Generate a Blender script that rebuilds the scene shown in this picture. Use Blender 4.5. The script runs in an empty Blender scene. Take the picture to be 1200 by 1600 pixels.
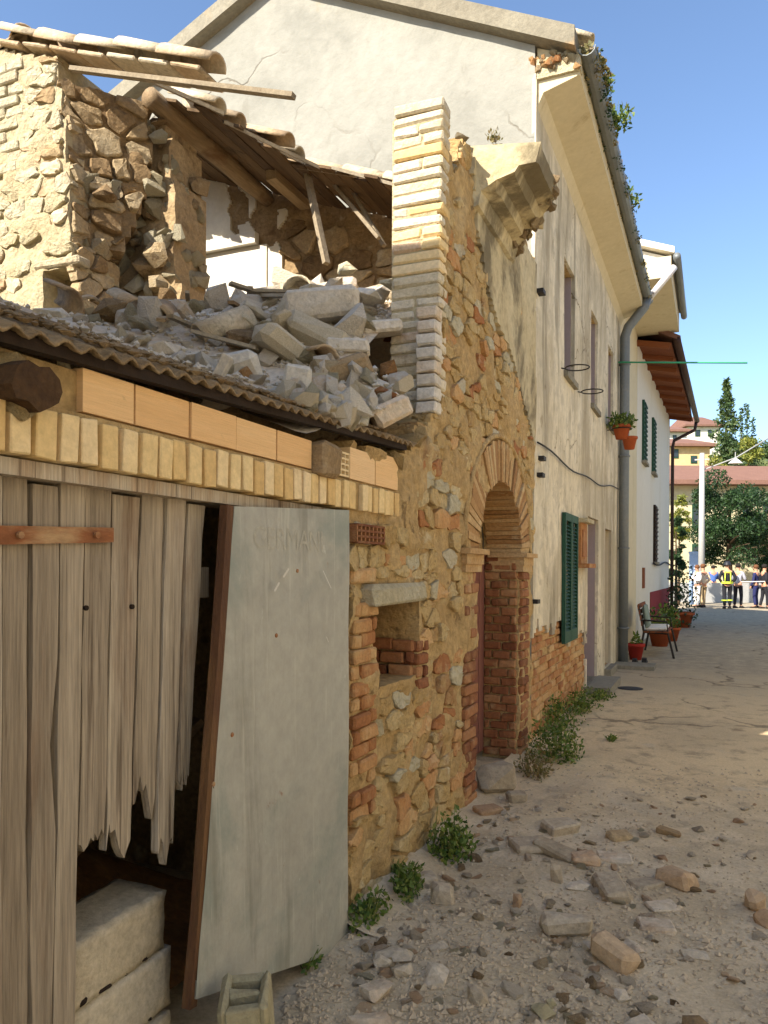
import bpy, bmesh, math, random
from mathutils import Vector, Matrix, noise, Euler
rad = math.radians
R = random.Random(11)
sc = bpy.context.scene
COL = sc.collection

# ------------------------------------------------------------------ camera, world, sun, exposure
YAW, ROLL, EYE, FPX, HORY = rad(23.23), rad(0.35), 1.55, 1200.0, 888.0
CAM = Vector((0, 0, EYE))
fwd = Vector((-math.sin(YAW), math.cos(YAW), 0))
rt0 = Vector((math.cos(YAW), math.sin(YAW), 0))
up0 = Vector((0, 0, 1))
rgt = rt0 * math.cos(ROLL) + up0 * math.sin(ROLL)
upv = up0 * math.cos(ROLL) - rt0 * math.sin(ROLL)
cd = bpy.data.cameras.new('camera')
cam = bpy.data.objects.new('camera', cd); COL.objects.link(cam)
cd.sensor_fit = 'HORIZONTAL'; cd.sensor_width = 36.0; cd.lens = 36.0 * FPX / 1200.0
cd.shift_y = (HORY - 800) / 1200.0
cd.clip_start = 0.05; cd.clip_end = 3000
cam.matrix_world = Matrix(((rgt.x, upv.x, -fwd.x, CAM.x), (rgt.y, upv.y, -fwd.y, CAM.y), (rgt.z, upv.z, -fwd.z, CAM.z), (0, 0, 0, 1)))
sc.camera = cam

SUN_AZ, SUN_EL = rad(25), rad(38)          # the sun stands behind the camera, a little to its left
sun_dir = Vector((math.sin(SUN_AZ) * math.cos(SUN_EL), math.cos(SUN_AZ) * math.cos(SUN_EL), -math.sin(SUN_EL)))
world = bpy.data.worlds.new('World'); sc.world = world; world.use_nodes = True
wn = world.node_tree.nodes; wl = world.node_tree.links
sky = wn.new('ShaderNodeTexSky'); sky.sky_type = 'NISHITA'; sky.sun_disc = False
sky.sun_elevation = SUN_EL; sky.sun_rotation = math.pi + SUN_AZ
sky.altitude = 200; sky.air_density = 1.0; sky.dust_density = 1.0; sky.ozone_density = 4.5
wl.new(sky.outputs[0], wn['Background'].inputs[0]); wn['Background'].inputs[1].default_value = 0.095
sd = bpy.data.lights.new('sun', 'SUN'); sd.energy = 3.8; sd.angle = rad(0.53); sd.color = (1, 0.95, 0.88)
sun = bpy.data.objects.new('sun', sd); COL.objects.link(sun); sun.rotation_euler = sun_dir.to_track_quat('-Z', 'Y').to_euler()
sun.location = (-20, -40, 40)
vs = sc.view_settings
sc.display_settings.display_device = 'sRGB'
vs.view_transform = 'Standard'; vs.look = 'None'; vs.gamma = 1; vs.use_curve_mapping = False; vs.exposure = 1.6
vs.use_white_balance = True; vs.white_balance_temperature = 6850; vs.white_balance_tint = 10
sc.cycles.use_denoising = True
sc.cycles.max_bounces = 7; sc.cycles.diffuse_bounces = 5

# ------------------------------------------------------------------ pixels (of the 1200x1600 photograph) to directions
def ray(px, py): return fwd + rgt * ((px - 600) / FPX) + upv * ((HORY - py) / FPX)
def onX(px, py, X): d = ray(px, py); return CAM + d * (X / d.x)
def onY(px, py, Y): d = ray(px, py); return CAM + d * (Y / d.y)
def onZ(px, py, Z=0.0): d = ray(px, py); return CAM + d * ((Z - EYE) / d.z)
def scale_at(p): return (p - CAM).dot(fwd) / FPX      # metres per pixel there

# ------------------------------------------------------------------ object helpers
WL = {}
def wloc(o): return WL.get(o.name, Vector((0, 0, 0))) if o else Vector((0, 0, 0))
def tag(o, label=None, cat=None, group=None, kind=None):
    if label: o['label'] = label
    if cat: o['category'] = cat
    if group: o['group'] = group
    if kind: o['kind'] = kind
    return o
def thing(name, label, cat, loc=(0, 0, 0), group=None):
    o = bpy.data.objects.new(name, None); COL.objects.link(o); o.location = loc; o.empty_display_size = 0.1
    WL[o.name] = Vector(loc); return tag(o, label, cat, group)
def mkmesh(name, verts, faces, mat, smooth=False):
    me = bpy.data.meshes.new(name); me.from_pydata([tuple(v) for v in verts], [], faces)
    if mat: me.materials.append(mat)
    if smooth: me.shade_smooth()
    me.update(); return me
def link(name, me, parent, loc, rot=None, scl=None):
    o = bpy.data.objects.new(name, me); COL.objects.link(o)
    loc = Vector(loc); o.location = loc - wloc(parent)
    if parent: o.parent = parent
    if rot is not None:
        o.rotation_euler = rot
    if scl is not None: o.scale = scl
    WL[o.name] = loc; return o
def add(name, verts, faces, mat, parent=None, smooth=False, origin=None):
    verts = [Vector(v) for v in verts]
    if origin is None:
        lo = Vector([min(v[i] for v in verts) for i in range(3)]); hi = Vector([max(v[i] for v in verts) for i in range(3)])
        origin = (lo + hi) / 2
    origin = Vector(origin)
    return link(name, mkmesh(name, [v - origin for v in verts], faces, mat, smooth), parent, origin)
class MB:
    def __init__(s): s.v = []; s.f = []
    def poly(s, pts):
        b = len(s.v); s.v += [Vector(p) for p in pts]; s.f.append(tuple(range(b, b + len(pts)))); return s
    def raw(s, vs_, fs_):
        b = len(s.v); s.v += [Vector(p) for p in vs_]; s.f += [tuple(i + b for i in f) for f in fs_]; return s
    def box(s, x0, x1, y0, y1, z0, z1):
        return s.raw([(x0, y0, z0), (x1, y0, z0), (x1, y1, z0), (x0, y1, z0), (x0, y0, z1), (x1, y0, z1), (x1, y1, z1), (x0, y1, z1)],
                     [(0, 3, 2, 1), (4, 5, 6, 7), (0, 1, 5, 4), (1, 2, 6, 5), (2, 3, 7, 6), (3, 0, 4, 7)])
    def bar(s, a, b, w, h, up=(0, 0, 1)):
        a = Vector(a); b = Vector(b); d = (b - a).normalized(); u = Vector(up)
        if abs(d.dot(u)) > 0.98: u = Vector((0, 1, 0))
        x = d.cross(u).normalized(); y = x.cross(d)
        pts = [p + x * sx * w / 2 + y * sy * h / 2 for p in (a, b) for sx, sy in ((-1, -1), (1, -1), (1, 1), (-1, 1))]
        return s.raw(pts, [(0, 3, 2, 1), (4, 5, 6, 7), (0, 1, 5, 4), (1, 2, 6, 5), (2, 3, 7, 6), (3, 0, 4, 7)])
    def tube(s, pts, r, n=8, r1=None, cap=True):
        pts = [Vector(p) for p in pts]; m = len(pts); b = len(s.v); ref = None
        for i, p in enumerate(pts):
            d = (pts[min(i + 1, m - 1)] - pts[max(i - 1, 0)]).normalized()
            if ref is None: ref = Vector((0, 0, 1)) if abs(d.z) < 0.9 else Vector((1, 0, 0))
            x = d.cross(ref).normalized(); y = x.cross(d); ref = y
            rr = r[i] if isinstance(r, (list, tuple)) else (r if r1 is None else r + (r1 - r) * i / (m - 1))
            for k in range(n):
                a = 2 * math.pi * k / n; s.v.append(p + x * rr * math.cos(a) + y * rr * math.sin(a))
        for i in range(m - 1):
            for k in range(n):
                s.f.append((b + i * n + k, b + i * n + (k + 1) % n, b + (i + 1) * n + (k + 1) % n, b + (i + 1) * n + k))
        if cap:
            s.f.append(tuple(b + k for k in reversed(range(n)))); s.f.append(tuple(b + (m - 1) * n + k for k in range(n)))
        return s
    def lathe(s, c, prof, n=14):
        b = len(s.v); c = Vector(c)
        for r, z in prof:
            for k in range(n):
                a = 2 * math.pi * k / n; s.v.append(c + Vector((r * math.cos(a), r * math.sin(a), z)))
        for i in range(len(prof) - 1):
            for k in range(n): s.f.append((b + i * n + k, b + i * n + (k + 1) % n, b + (i + 1) * n + (k + 1) % n, b + (i + 1) * n + k))
        s.f.append(tuple(b + k for k in reversed(range(n)))); s.f.append(tuple(b + (len(prof) - 1) * n + k for k in range(n)))
        return s
    def prism(s, pts, off):
        off = Vector(off); n = len(pts); p = [Vector(q) for q in pts]
        fs = [tuple(range(n - 1, -1, -1)), tuple(range(n, 2 * n))] + [(i, (i + 1) % n, n + (i + 1) % n, n + i) for i in range(n)]
        return s.raw(p + [q + off for q in p], fs)
    def out(s, name, mat, parent=None, smooth=False, origin=None): return add(name, s.v, s.f, mat, parent, smooth, origin)

def hull(pts):
    bm = bmesh.new(); vs_ = [bm.verts.new(p) for p in pts]
    bmesh.ops.convex_hull(bm, input=vs_)
    for v in [v for v in bm.verts if not v.link_faces]: bm.verts.remove(v)
    bm.verts.index_update(); out = ([v.co.copy() for v in bm.verts], [tuple(v.index for v in f.verts) for f in bm.faces])
    bm.free(); return out
def block_pts(l, w, h, ch=0.006, jit=0.004, rr=R):
    a, b, c = l / 2, w / 2, h / 2; pts = []
    for sx in (-1, 1):
        for sy in (-1, 1):
            for sz in (-1, 1):
                k = ch * rr.uniform(0.6, 2.0); j = Vector([rr.uniform(-jit, jit) for _ in range(3)])
                pts += [Vector((sx * a, sy * (b - k), sz * (c - k))) + j, Vector((sx * (a - k), sy * b, sz * (c - k))) + j, Vector((sx * (a - k), sy * (b - k), sz * c)) + j]
    return pts
BC = {}
def brick_mesh(l, w, h, mat, nvar=6, ch=0.006, jit=0.003):
    key = (round(l, 3), round(w, 3), round(h, 3), mat.name)
    if key not in BC:
        BC[key] = []
        for k in range(nvar):
            v, f = hull(block_pts(l, w, h, ch, jit)); BC[key].append(mkmesh('brick', v, f, mat))
    return R.choice(BC[key])
def rock_pts(sx, sy, sz, n=13, rr=R, boxy=0.6):
    pts = []
    for _ in range(n):
        v = Vector([rr.gauss(0, 1) for _ in range(3)]).normalized()
        m = max(abs(v.x), abs(v.y), abs(v.z)); v = v.lerp(v / m, boxy) * rr.uniform(0.85, 1.05)
        pts.append(Vector((v.x * sx / 2, v.y * sy / 2, v.z * sz / 2)))
    return pts
RC = {}
def rock_mesh(kind, mat, nvar=9, n=13, boxy=0.6):
    key = (kind, mat.name)
    if key not in RC:
        RC[key] = [mkmesh('stone', *hull(rock_pts(1, 1, 1, n, boxy=boxy)), mat) for _ in range(nvar)]
    return R.choice(RC[key])

# ------------------------------------------------------------------ materials
def lin(c): return tuple(((x / 255 / 12.92) if x / 255 <= 0.04045 else ((x / 255 + 0.055) / 1.055) ** 2.4) for x in c) + (1,)
class NT:
    def __init__(s, name):
        s.m = bpy.data.materials.new(name); s.m.use_nodes = True; s.t = s.m.node_tree; s.n = s.t.nodes; s.b = s.n['Principled BSDF']
    def new(s, t, **k):
        nd = s.n.new(t)
        for a, v in k.items(): setattr(nd, a, v)
        return nd
    def lk(s, a, b): s.t.links.new(a, b)
    def math(s, op, a, b=None, c=None):
        nd = s.new('ShaderNodeMath', operation=op)
        for i, x in enumerate((a, b, c)):
            if x is None: continue
            if isinstance(x, (int, float)): nd.inputs[i].default_value = x
            else: s.lk(x, nd.inputs[i])
        return nd.outputs[0]
    def noise(s, vec, scale, detail=6, rough=0.6, stretch=None, dist=0.0):
        if stretch:
            mp = s.new('ShaderNodeMapping'); mp.inputs['Scale'].default_value = stretch; s.lk(vec, mp.inputs[0]); vec = mp.outputs[0]
        nd = s.new('ShaderNodeTexNoise'); nd.inputs['Scale'].default_value = scale; nd.inputs['Detail'].default_value = detail
        nd.inputs['Roughness'].default_value = rough; nd.inputs['Distortion'].default_value = dist; s.lk(vec, nd.inputs['Vector']); return nd.outputs[0]
    def ramp(s, fac, stops, interp='LINEAR'):
        nd = s.new('ShaderNodeValToRGB'); nd.color_ramp.interpolation = interp; e = nd.color_ramp.elements
        while len(e) < len(stops): e.new(0.5)
        for i, (p, c) in enumerate(stops): e[i].position = p; e[i].color = c
        s.lk(fac, nd.inputs[0]); return nd.outputs[0]
    def step(s, fac, lo, hi):
        nd = s.new('ShaderNodeMapRange', interpolation_type='SMOOTHSTEP'); nd.inputs['From Min'].default_value = lo; nd.inputs['From Max'].default_value = hi
        s.lk(fac, nd.inputs[0]); return nd.outputs[0]
    def mix(s, fac, a, b, mode='MIX'):
        nd = s.new('ShaderNodeMix', data_type='RGBA', blend_type=mode)
        for sock, x in ((nd.inputs['Factor'], fac), (nd.inputs[6], a), (nd.inputs[7], b)):
            if isinstance(x, (int, float)): sock.default_value = x
            elif isinstance(x, tuple): sock.default_value = x
            else: s.lk(x, sock)
        return nd.outputs[2]
def M(name, pal, scale=4, var=0.5, rnd=0.7, rough=0.92, bump=0.5, bscale=30, bdist=0.01, stretch=None, dirt=(), metal=0.0, fine=0.25, world_xyz=False, cracks=None, spec=0.25, wdirt=()):
    """palette by object random + noise; fine mottling; dirt layers (colour, scale, lo, hi, stretch, strength); bump"""
    t = NT(name); tc = t.new('ShaderNodeTexCoord'); vec = tc.outputs['Object']
    oi = t.new('ShaderNodeObjectInfo')
    if world_xyz:
        geo = t.new('ShaderNodeNewGeometry'); vec = geo.outputs['Position']
    else:
        off = t.new('ShaderNodeVectorMath', operation='SCALE'); off.inputs[0].default_value = (37.1, 51.7, 23.3); t.lk(oi.outputs['Random'], off.inputs['Scale'])
        ad = t.new('ShaderNodeVectorMath', operation='ADD'); t.lk(vec, ad.inputs[0]); t.lk(off.outputs[0], ad.inputs[1]); vec = ad.outputs[0]
    n1 = t.noise(vec, scale, 5, 0.6, stretch, 0.4)
    fac = t.math('ADD', t.math('MULTIPLY', oi.outputs['Random'], rnd), t.math('MULTIPLY_ADD', n1, var * 2, 0.5 - var - rnd / 2))
    k = len(pal); col = t.ramp(fac, [(i / max(1, k - 1), lin(c)) for i, c in enumerate(pal)])
    n2 = t.noise(vec, scale * 7, 8, 0.7, stretch)
    shade = t.ramp(n2, [(0.25, (1 - fine,) * 3 + (1,)), (0.75, (1 + fine * 0.4,) * 3 + (1,))])
    col = t.mix(1.0, col, shade, 'MULTIPLY')
    for (dc, ds, lo, hi, dst, amt) in dirt:
        f = t.math('MULTIPLY', t.step(t.noise(vec, ds, 8, 0.65, dst, 0.3), lo, hi), amt); col = t.mix(f, col, lin(dc))
    if wdirt:
        gp = t.new('ShaderNodeNewGeometry').outputs['Position']
        for (dc, ds, lo, hi, dst, amt) in wdirt:
            f = t.math('MULTIPLY', t.step(t.noise(gp, ds, 8, 0.65, dst, 0.3), lo, hi), amt); col = t.mix(f, col, lin(dc))
    bh = t.noise(vec, bscale, 8, 0.65, stretch)
    if cracks:
        cs, width, cc = cracks
        wv = t.new('ShaderNodeTexVoronoi', feature='DISTANCE_TO_EDGE'); wv.inputs['Scale'].default_value = cs
        wob = t.new('ShaderNodeVectorMath', operation='MULTIPLY_ADD'); nz = t.new('ShaderNodeTexNoise'); nz.inputs['Scale'].default_value = cs * 3; nz.inputs['Detail'].default_value = 5
        t.lk(vec, nz.inputs['Vector']); t.lk(nz.outputs['Color'], wob.inputs[0]); wob.inputs[1].default_value = (0.5 / cs,) * 3; t.lk(vec, wob.inputs[2]); t.lk(wob.outputs[0], wv.inputs['Vector'])
        cm = t.math('SUBTRACT', 1.0, t.step(wv.outputs[0], 0.0, width)); cm = t.math('MULTIPLY', cm, t.step(t.noise(vec, cs * 0.7, 3), 0.5, 0.62))
        col = t.mix(t.math('MULTIPLY', cm, 0.85), col, lin(cc)); bh = t.math('SUBTRACT', bh, cm)
    t.lk(col, t.b.inputs['Base Color']); t.b.inputs['Roughness'].default_value = rough; t.b.inputs['Metallic'].default_value = metal
    t.b.inputs['Specular IOR Level'].default_value = spec
    bn = t.new('ShaderNodeBump'); bn.inputs['Strength'].default_value = bump; bn.inputs['Distance'].default_value = bdist; t.lk(bh, bn.inputs['Height']); t.lk(bn.outputs[0], t.b.inputs['Normal'])
    return t.m
m_stone = M('ochre stone', [(178, 144, 90), (200, 166, 108), (212, 184, 130), (218, 200, 158)], 5, 0.35, 0.6, bump=1.0, bscale=16, bdist=0.06, fine=0.45, dirt=[((128, 92, 54), 3, 0.56, 0.72, None, 0.5)], wdirt=[((196, 166, 114), 2.6, 0.46, 0.60, None, 0.65), ((146, 88, 50), 1.3, 0.56, 0.68, None, 0.6), ((214, 200, 164), 4.5, 0.58, 0.68, None, 0.6), ((126, 114, 86), 1.7, 0.58, 0.68, None, 0.4)])
m_mortar = M('ochre mortar', [(162, 130, 82), (194, 162, 110), (212, 186, 138)], 3, 0.6, 0, bump=1.0, bscale=24, bdist=0.03, fine=0.5, world_xyz=True, dirt=[((112, 66, 36), 1.6, 0.56, 0.72, None, 0.6), ((200, 182, 140), 2.5, 0.58, 0.72, None, 0.6), ((110, 102, 80), 1.1, 0.58, 0.7, None, 0.4), ((84, 62, 40), 6, 0.6, 0.68, None, 0.6)])
m_brick = M('old brick', [(150, 96, 58), (174, 120, 74), (190, 144, 94), (202, 168, 118)], 7, 0.3, 0.8, bump=0.9, bscale=30, bdist=0.015, fine=0.4, dirt=[((206, 184, 142), 6, 0.52, 0.7, None, 0.55)], wdirt=[((190, 158, 108), 3.0, 0.5, 0.66, None, 0.5)])
m_obrick = M('ochre arch brick', [(150, 108, 66), (174, 134, 86), (188, 152, 104), (198, 168, 122)], 7, 0.3, 0.8, bump=0.9, bscale=30, bdist=0.015, fine=0.4, dirt=[((206, 190, 150), 6, 0.55, 0.7, None, 0.5)])
m_rbrick = M('red brick', [(112, 66, 42), (140, 88, 56), (160, 108, 70), (178, 136, 94)], 7, 0.3, 0.8, bump=0.9, bscale=30, bdist=0.015, fine=0.4, dirt=[((196, 168, 124), 6, 0.54, 0.72, None, 0.5), ((90, 54, 36), 3, 0.6, 0.75, None, 0.5)], wdirt=[((182, 144, 98), 2.4, 0.52, 0.68, None, 0.5)])
m_dbrick = M('dusty fallen brick', [(156, 124, 92), (178, 148, 114), (194, 168, 134)], 6, 0.3, 0.8, bump=0.8, bscale=30, bdist=0.012, fine=0.35, dirt=[((164, 96, 60), 4, 0.58, 0.7, None, 0.6)])
m_ybrick = M('yellow brick', [(206, 168, 108), (220, 188, 130), (228, 200, 146), (232, 208, 166)], 6, 0.25, 0.8, bump=0.5, bscale=50, fine=0.25, dirt=[((160, 112, 60), 4, 0.58, 0.72, None, 0.45)])
m_tile = M('pale hollow tile', [(222, 176, 120), (230, 188, 134), (234, 198, 150)], 3, 0.4, 0.8, bump=0.5, bscale=20, stretch=(1, 0.4, 9), fine=0.14, dirt=[((196, 140, 84), 2.5, 0.58, 0.78, None, 0.4), ((150, 120, 84), 7, 0.66, 0.74, None, 0.4)])
m_limestone = M('cream stone', [(172, 154, 118), (196, 182, 146), (206, 196, 166), (184, 154, 120)], 4, 0.35, 0.6, bump=1.0, bscale=16, bdist=0.06, fine=0.35, dirt=[((146, 112, 74), 4, 0.6, 0.75, None, 0.5)], wdirt=[((202, 190, 158), 2.6, 0.46, 0.62, None, 0.6), ((150, 112, 78), 2.0, 0.6, 0.7, None, 0.5)])
m_limemortar = M('cream mortar', [(170, 148, 110), (192, 176, 140), (204, 192, 160)], 3, 0.5, 0, bump=1.0, bscale=24, bdist=0.03, fine=0.4, world_xyz=True, dirt=[((120, 86, 54), 2.2, 0.58, 0.72, None, 0.6)])
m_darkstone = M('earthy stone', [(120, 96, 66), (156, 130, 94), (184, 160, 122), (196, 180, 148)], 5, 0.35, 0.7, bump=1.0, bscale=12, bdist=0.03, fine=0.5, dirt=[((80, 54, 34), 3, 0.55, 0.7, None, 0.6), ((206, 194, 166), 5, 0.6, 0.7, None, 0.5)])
m_rubble = M('dusty rubble', [(190, 176, 154), (208, 196, 176), (218, 210, 194), (210, 180, 142)], 5, 0.3, 0.8, bump=0.9, bscale=20, bdist=0.02, fine=0.35, dirt=[((128, 92, 60), 4, 0.6, 0.72, None, 0.5), ((206, 198, 180), 7, 0.58, 0.68, None, 0.6)])
m_srub = M('dirty street stone', [(158, 142, 116), (184, 168, 142), (206, 192, 168), (188, 152, 114)], 5, 0.35, 0.8, bump=0.9, bscale=20, bdist=0.02, fine=0.4, dirt=[((96, 78, 58), 5, 0.58, 0.7, None, 0.6), ((186, 174, 150), 7, 0.6, 0.7, None, 0.5)])
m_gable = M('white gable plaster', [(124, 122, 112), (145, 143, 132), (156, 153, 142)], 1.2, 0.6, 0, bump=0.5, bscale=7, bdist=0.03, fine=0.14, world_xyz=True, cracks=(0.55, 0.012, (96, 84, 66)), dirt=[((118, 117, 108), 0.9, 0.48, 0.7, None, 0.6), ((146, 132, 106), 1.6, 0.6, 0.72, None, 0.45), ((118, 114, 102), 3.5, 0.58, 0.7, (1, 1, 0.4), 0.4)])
m_fac = M('weathered cream plaster', [(206, 192, 160), (220, 208, 180), (226, 216, 192)], 1.4, 0.6, 0, bump=0.6, bscale=14, bdist=0.015, fine=0.25, world_xyz=True, cracks=(0.9, 0.012, (110, 92, 64)), dirt=[((136, 122, 96), 1.5, 0.47, 0.66, (1, 1, 0.2), 0.7), ((160, 148, 122), 0.8, 0.45, 0.6, None, 0.5), ((224, 216, 194), 2.4, 0.56, 0.68, (1, 1, 0.5), 0.6), ((120, 100, 70), 5, 0.6, 0.7, None, 0.5), ((100, 90, 70), 2.6, 0.54, 0.68, (1, 1, 0.12), 0.6), ((170, 160, 140), 6, 0.52, 0.6, None, 0.5)])
m_frag = M('stained plaster fragment', [(166, 150, 114), (196, 180, 142), (210, 198, 164)], 2, 0.6, 0, bump=0.7, bscale=18, bdist=0.02, fine=0.35, world_xyz=True, dirt=[((86, 76, 56), 1.7, 0.46, 0.60, (1, 1, 0.6), 0.8), ((120, 104, 76), 5, 0.56, 0.68, None, 0.5)])
m_white = M('white wall', [(206, 200, 184), (218, 212, 198)], 1, 0.5, 0, bump=0.15, bscale=20, fine=0.08, world_xyz=True, dirt=[((190, 178, 150), 0.8, 0.5, 0.75, (1, 1, 0.4), 0.5)])
m_cream = M('cream wall', [(198, 184, 150), (212, 200, 168)], 1.5, 0.5, 0, bump=0.25, bscale=20, fine=0.12, world_xyz=True, dirt=[((160, 142, 108), 2, 0.55, 0.75, (1, 1, 0.3), 0.5)])
m_soffit = M('cream soffit', [(190, 176, 142), (208, 196, 164)], 2, 0.5, 0, bump=0.2, fine=0.12, world_xyz=True, dirt=[((140, 118, 82), 3, 0.6, 0.75, None, 0.5)])
m_whitewash = M('whitewash', [(200, 188, 160), (222, 214, 194), (230, 226, 212)], 3, 0.5, 0, bump=0.3, fine=0.12, world_xyz=True, dirt=[((160, 128, 84), 3, 0.6, 0.72, None, 0.5)])
m_plank = M('weathered plank', [(150, 134, 112), (178, 162, 138), (198, 184, 162), (168, 138, 106)], 3.0, 0.5, 0.8, bump=1.0, bscale=12, bdist=0.008, stretch=(6, 6, 0.22), fine=0.55, dirt=[((74, 56, 40), 5, 0.55, 0.68, (7, 7, 0.16), 0.75), ((200, 184, 156), 4, 0.58, 0.7, (5, 5, 0.3), 0.5), ((112, 78, 50), 1.4, 0.55, 0.7, (2, 2, 0.6), 0.5)])
m_log = M('brown log', [(112, 90, 64), (142, 120, 90), (166, 146, 116)], 3, 0.5, 0, bump=0.9, bscale=16, bdist=0.01, stretch=(4, 0.35, 4), fine=0.4, dirt=[((92, 60, 34), 3, 0.58, 0.72, None, 0.6)])
m_timber = M('old timber', [(112, 88, 62), (146, 120, 88), (172, 150, 116)], 3, 0.5, 0.7, bump=0.9, bscale=16, bdist=0.008, stretch=(4, 0.35, 4), fine=0.45, dirt=[((64, 46, 30), 4, 0.58, 0.72, None, 0.6)])
m_deck = M('dark deck board', [(76, 58, 40), (104, 82, 58), (128, 106, 78)], 3, 0.5, 0.8, bump=0.9, bscale=16, bdist=0.008, stretch=(4, 0.35, 4), fine=0.5, dirt=[((48, 34, 22), 4, 0.55, 0.7, None, 0.6)])
m_paletimber = M('bleached timber', [(130, 116, 94), (158, 144, 120), (182, 170, 148)], 3, 0.5, 0.6, bump=0.7, bscale=16, stretch=(2, 2, 2), fine=0.35, dirt=[((96, 70, 44), 4, 0.6, 0.72, None, 0.5)])
m_rustwood = M('rusty post', [(70, 46, 32), (98, 66, 42), (132, 98, 58)], 4, 0.6, 0, bump=0.8, bscale=30, stretch=(3, 3, 0.5), fine=0.4, rough=0.8)
m_rust = M('flaking rust', [(98, 56, 36), (146, 92, 56), (214, 190, 142)], 7, 0.9, 0, bump=0.7, bscale=40, stretch=(1, 0.35, 1), fine=0.35, rough=0.75)
m_sheet = M('grey painted sheet', [(148, 144, 130), (164, 160, 145), (174, 169, 153)], 2.2, 0.6, 0, bump=0.25, bscale=30, rough=0.6, spec=0.4, fine=0.2, world_xyz=True, dirt=[((122, 130, 118), 1.4, 0.46, 0.64, None, 0.75), ((184, 178, 160), 4, 0.56, 0.70, (1, 7, 0.35), 0.6), ((134, 92, 60), 6, 0.68, 0.74, None, 0.7), ((112, 108, 92), 2.6, 0.52, 0.68, (1, 2.2, 0.25), 0.6), ((150, 104, 66), 16, 0.72, 0.76, None, 0.8), ((196, 192, 176), 14, 0.68, 0.74, (1, 1, 0.5), 0.6)])
m_chalk = M('chalk', [(196, 190, 174), (206, 200, 186)], 20, 0.5, 0, bump=0.1)
m_chalkfaint = M('faded chalk', [(160, 156, 140), (168, 163, 147), (188, 182, 165)], 60, 0.9, 0, bump=0.1)
m_pier = M('bleached brick', [(196, 178, 142), (212, 198, 168), (220, 208, 184), (206, 170, 134)], 6, 0.35, 0.7, bump=0.9, bscale=26, bdist=0.02, fine=0.35, dirt=[((150, 112, 76), 5, 0.6, 0.72, None, 0.5)])
m_conc = M('rough concrete', [(184, 168, 138), (204, 190, 162), (214, 202, 178)], 6, 0.4, 0.5, bump=1.0, bscale=60, bdist=0.008, fine=0.4)
m_yconc = M('mossy concrete', [(150, 138, 104), (172, 160, 124), (188, 176, 144)], 5, 0.5, 0.5, bump=1.0, bscale=60, bdist=0.008, fine=0.4, dirt=[((110, 104, 50), 6, 0.55, 0.7, None, 0.6)])
m_verge = M('lichened concrete', [(116, 108, 92), (138, 131, 113), (150, 144, 128)], 3, 0.5, 0.3, bump=0.8, bscale=30, fine=0.35, world_xyz=True, dirt=[((170, 130, 80), 2.2, 0.56, 0.7, None, 0.5), ((110, 104, 86), 4, 0.6, 0.72, None, 0.5)])
m_coppo = M('lichened roof tile', [(160, 128, 96), (190, 164, 130), (206, 190, 160), (200, 190, 168)], 5, 0.45, 0.6, bump=0.7, bscale=30, bdist=0.015, fine=0.4, dirt=[((92, 78, 62), 5, 0.56, 0.68, None, 0.6)])
m_roofmoss = M('mossy fibre sheet', [(112, 88, 60), (156, 130, 94), (190, 168, 130)], 7, 0.6, 0, bump=1.0, bscale=50, bdist=0.02, fine=0.5, dirt=[((190, 180, 158), 9, 0.6, 0.7, None, 0.6), ((46, 42, 26), 5, 0.55, 0.7, None, 0.7)])
m_black = M('dark interior', [(40, 30, 22), (56, 42, 30)], 3, 0.5, 0.3, bump=0.5, fine=0.4)  # near black; also paints in the darkness inside holes
m_door = M('old pink brown door', [(110, 66, 54), (136, 88, 74), (150, 106, 90)], 3, 0.5, 0.5, bump=0.5, stretch=(4, 4, 0.4), fine=0.3)
m_green = M('green shutter paint', [(28, 62, 46), (40, 80, 60)], 4, 0.5, 0.5, rough=0.65, bump=0.2, fine=0.2, dirt=[((90, 110, 92), 6, 0.6, 0.72, None, 0.4)])
m_lilac = M('grey lilac door', [(150, 134, 132), (166, 150, 146)], 2, 0.4, 0.5, rough=0.7, bump=0.1, fine=0.08)
m_pipe = M('grey zinc', [(104, 108, 108), (126, 130, 128)], 4, 0.5, 0.4, rough=0.5, metal=0.3, bump=0.15, fine=0.2, dirt=[((140, 120, 92), 4, 0.6, 0.75, None, 0.5)])
m_brownpipe = M('brown pipe', [(62, 42, 34), (76, 54, 44)], 4, 0.5, 0.4, rough=0.55, bump=0.1)
m_whitepipe = M('white plastic pipe', [(214, 210, 206), (224, 220, 216)], 3, 0.4, 0, rough=0.5, bump=0.05)
m_iron = M('black iron', [(34, 32, 30), (52, 46, 40)], 8, 0.5, 0.4, rough=0.6, bump=0.2)
m_terra = M('terracotta', [(150, 72, 40), (176, 92, 54)], 5, 0.5, 0.6, bump=0.3, fine=0.2)
m_redplinth = M('red plinth paint', [(126, 40, 40), (142, 52, 48)], 3, 0.5, 0, bump=0.2, fine=0.12)
m_brownwood = M('brown eave boards', [(96, 52, 30), (124, 70, 42), (140, 86, 52)], 4, 0.4, 0.6, bump=0.4, stretch=(0.5, 4, 4), fine=0.25)
m_orange = M('orange wall', [(204, 166, 118), (212, 180, 134)], 0.4, 0.5, 0, bump=0.1)
m_yellow = M('pale yellow wall', [(196, 184, 146), (206, 194, 160)], 0.4, 0.5, 0, bump=0.1)
m_roofred = M('red tiled roof', [(112, 82, 70), (138, 102, 86)], 2, 0.5, 0.3, bump=0.5, bscale=6, fine=0.3)
m_glass = M('dark window', [(34, 40, 44), (52, 58, 60)], 2, 0.5, 0.5, rough=0.15, bump=0.0, spec=0.6)
m_bluecab = M('pale blue paint', [(136, 160, 190), (150, 172, 198)], 2, 0.5, 0, rough=0.5, bump=0.05)
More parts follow.
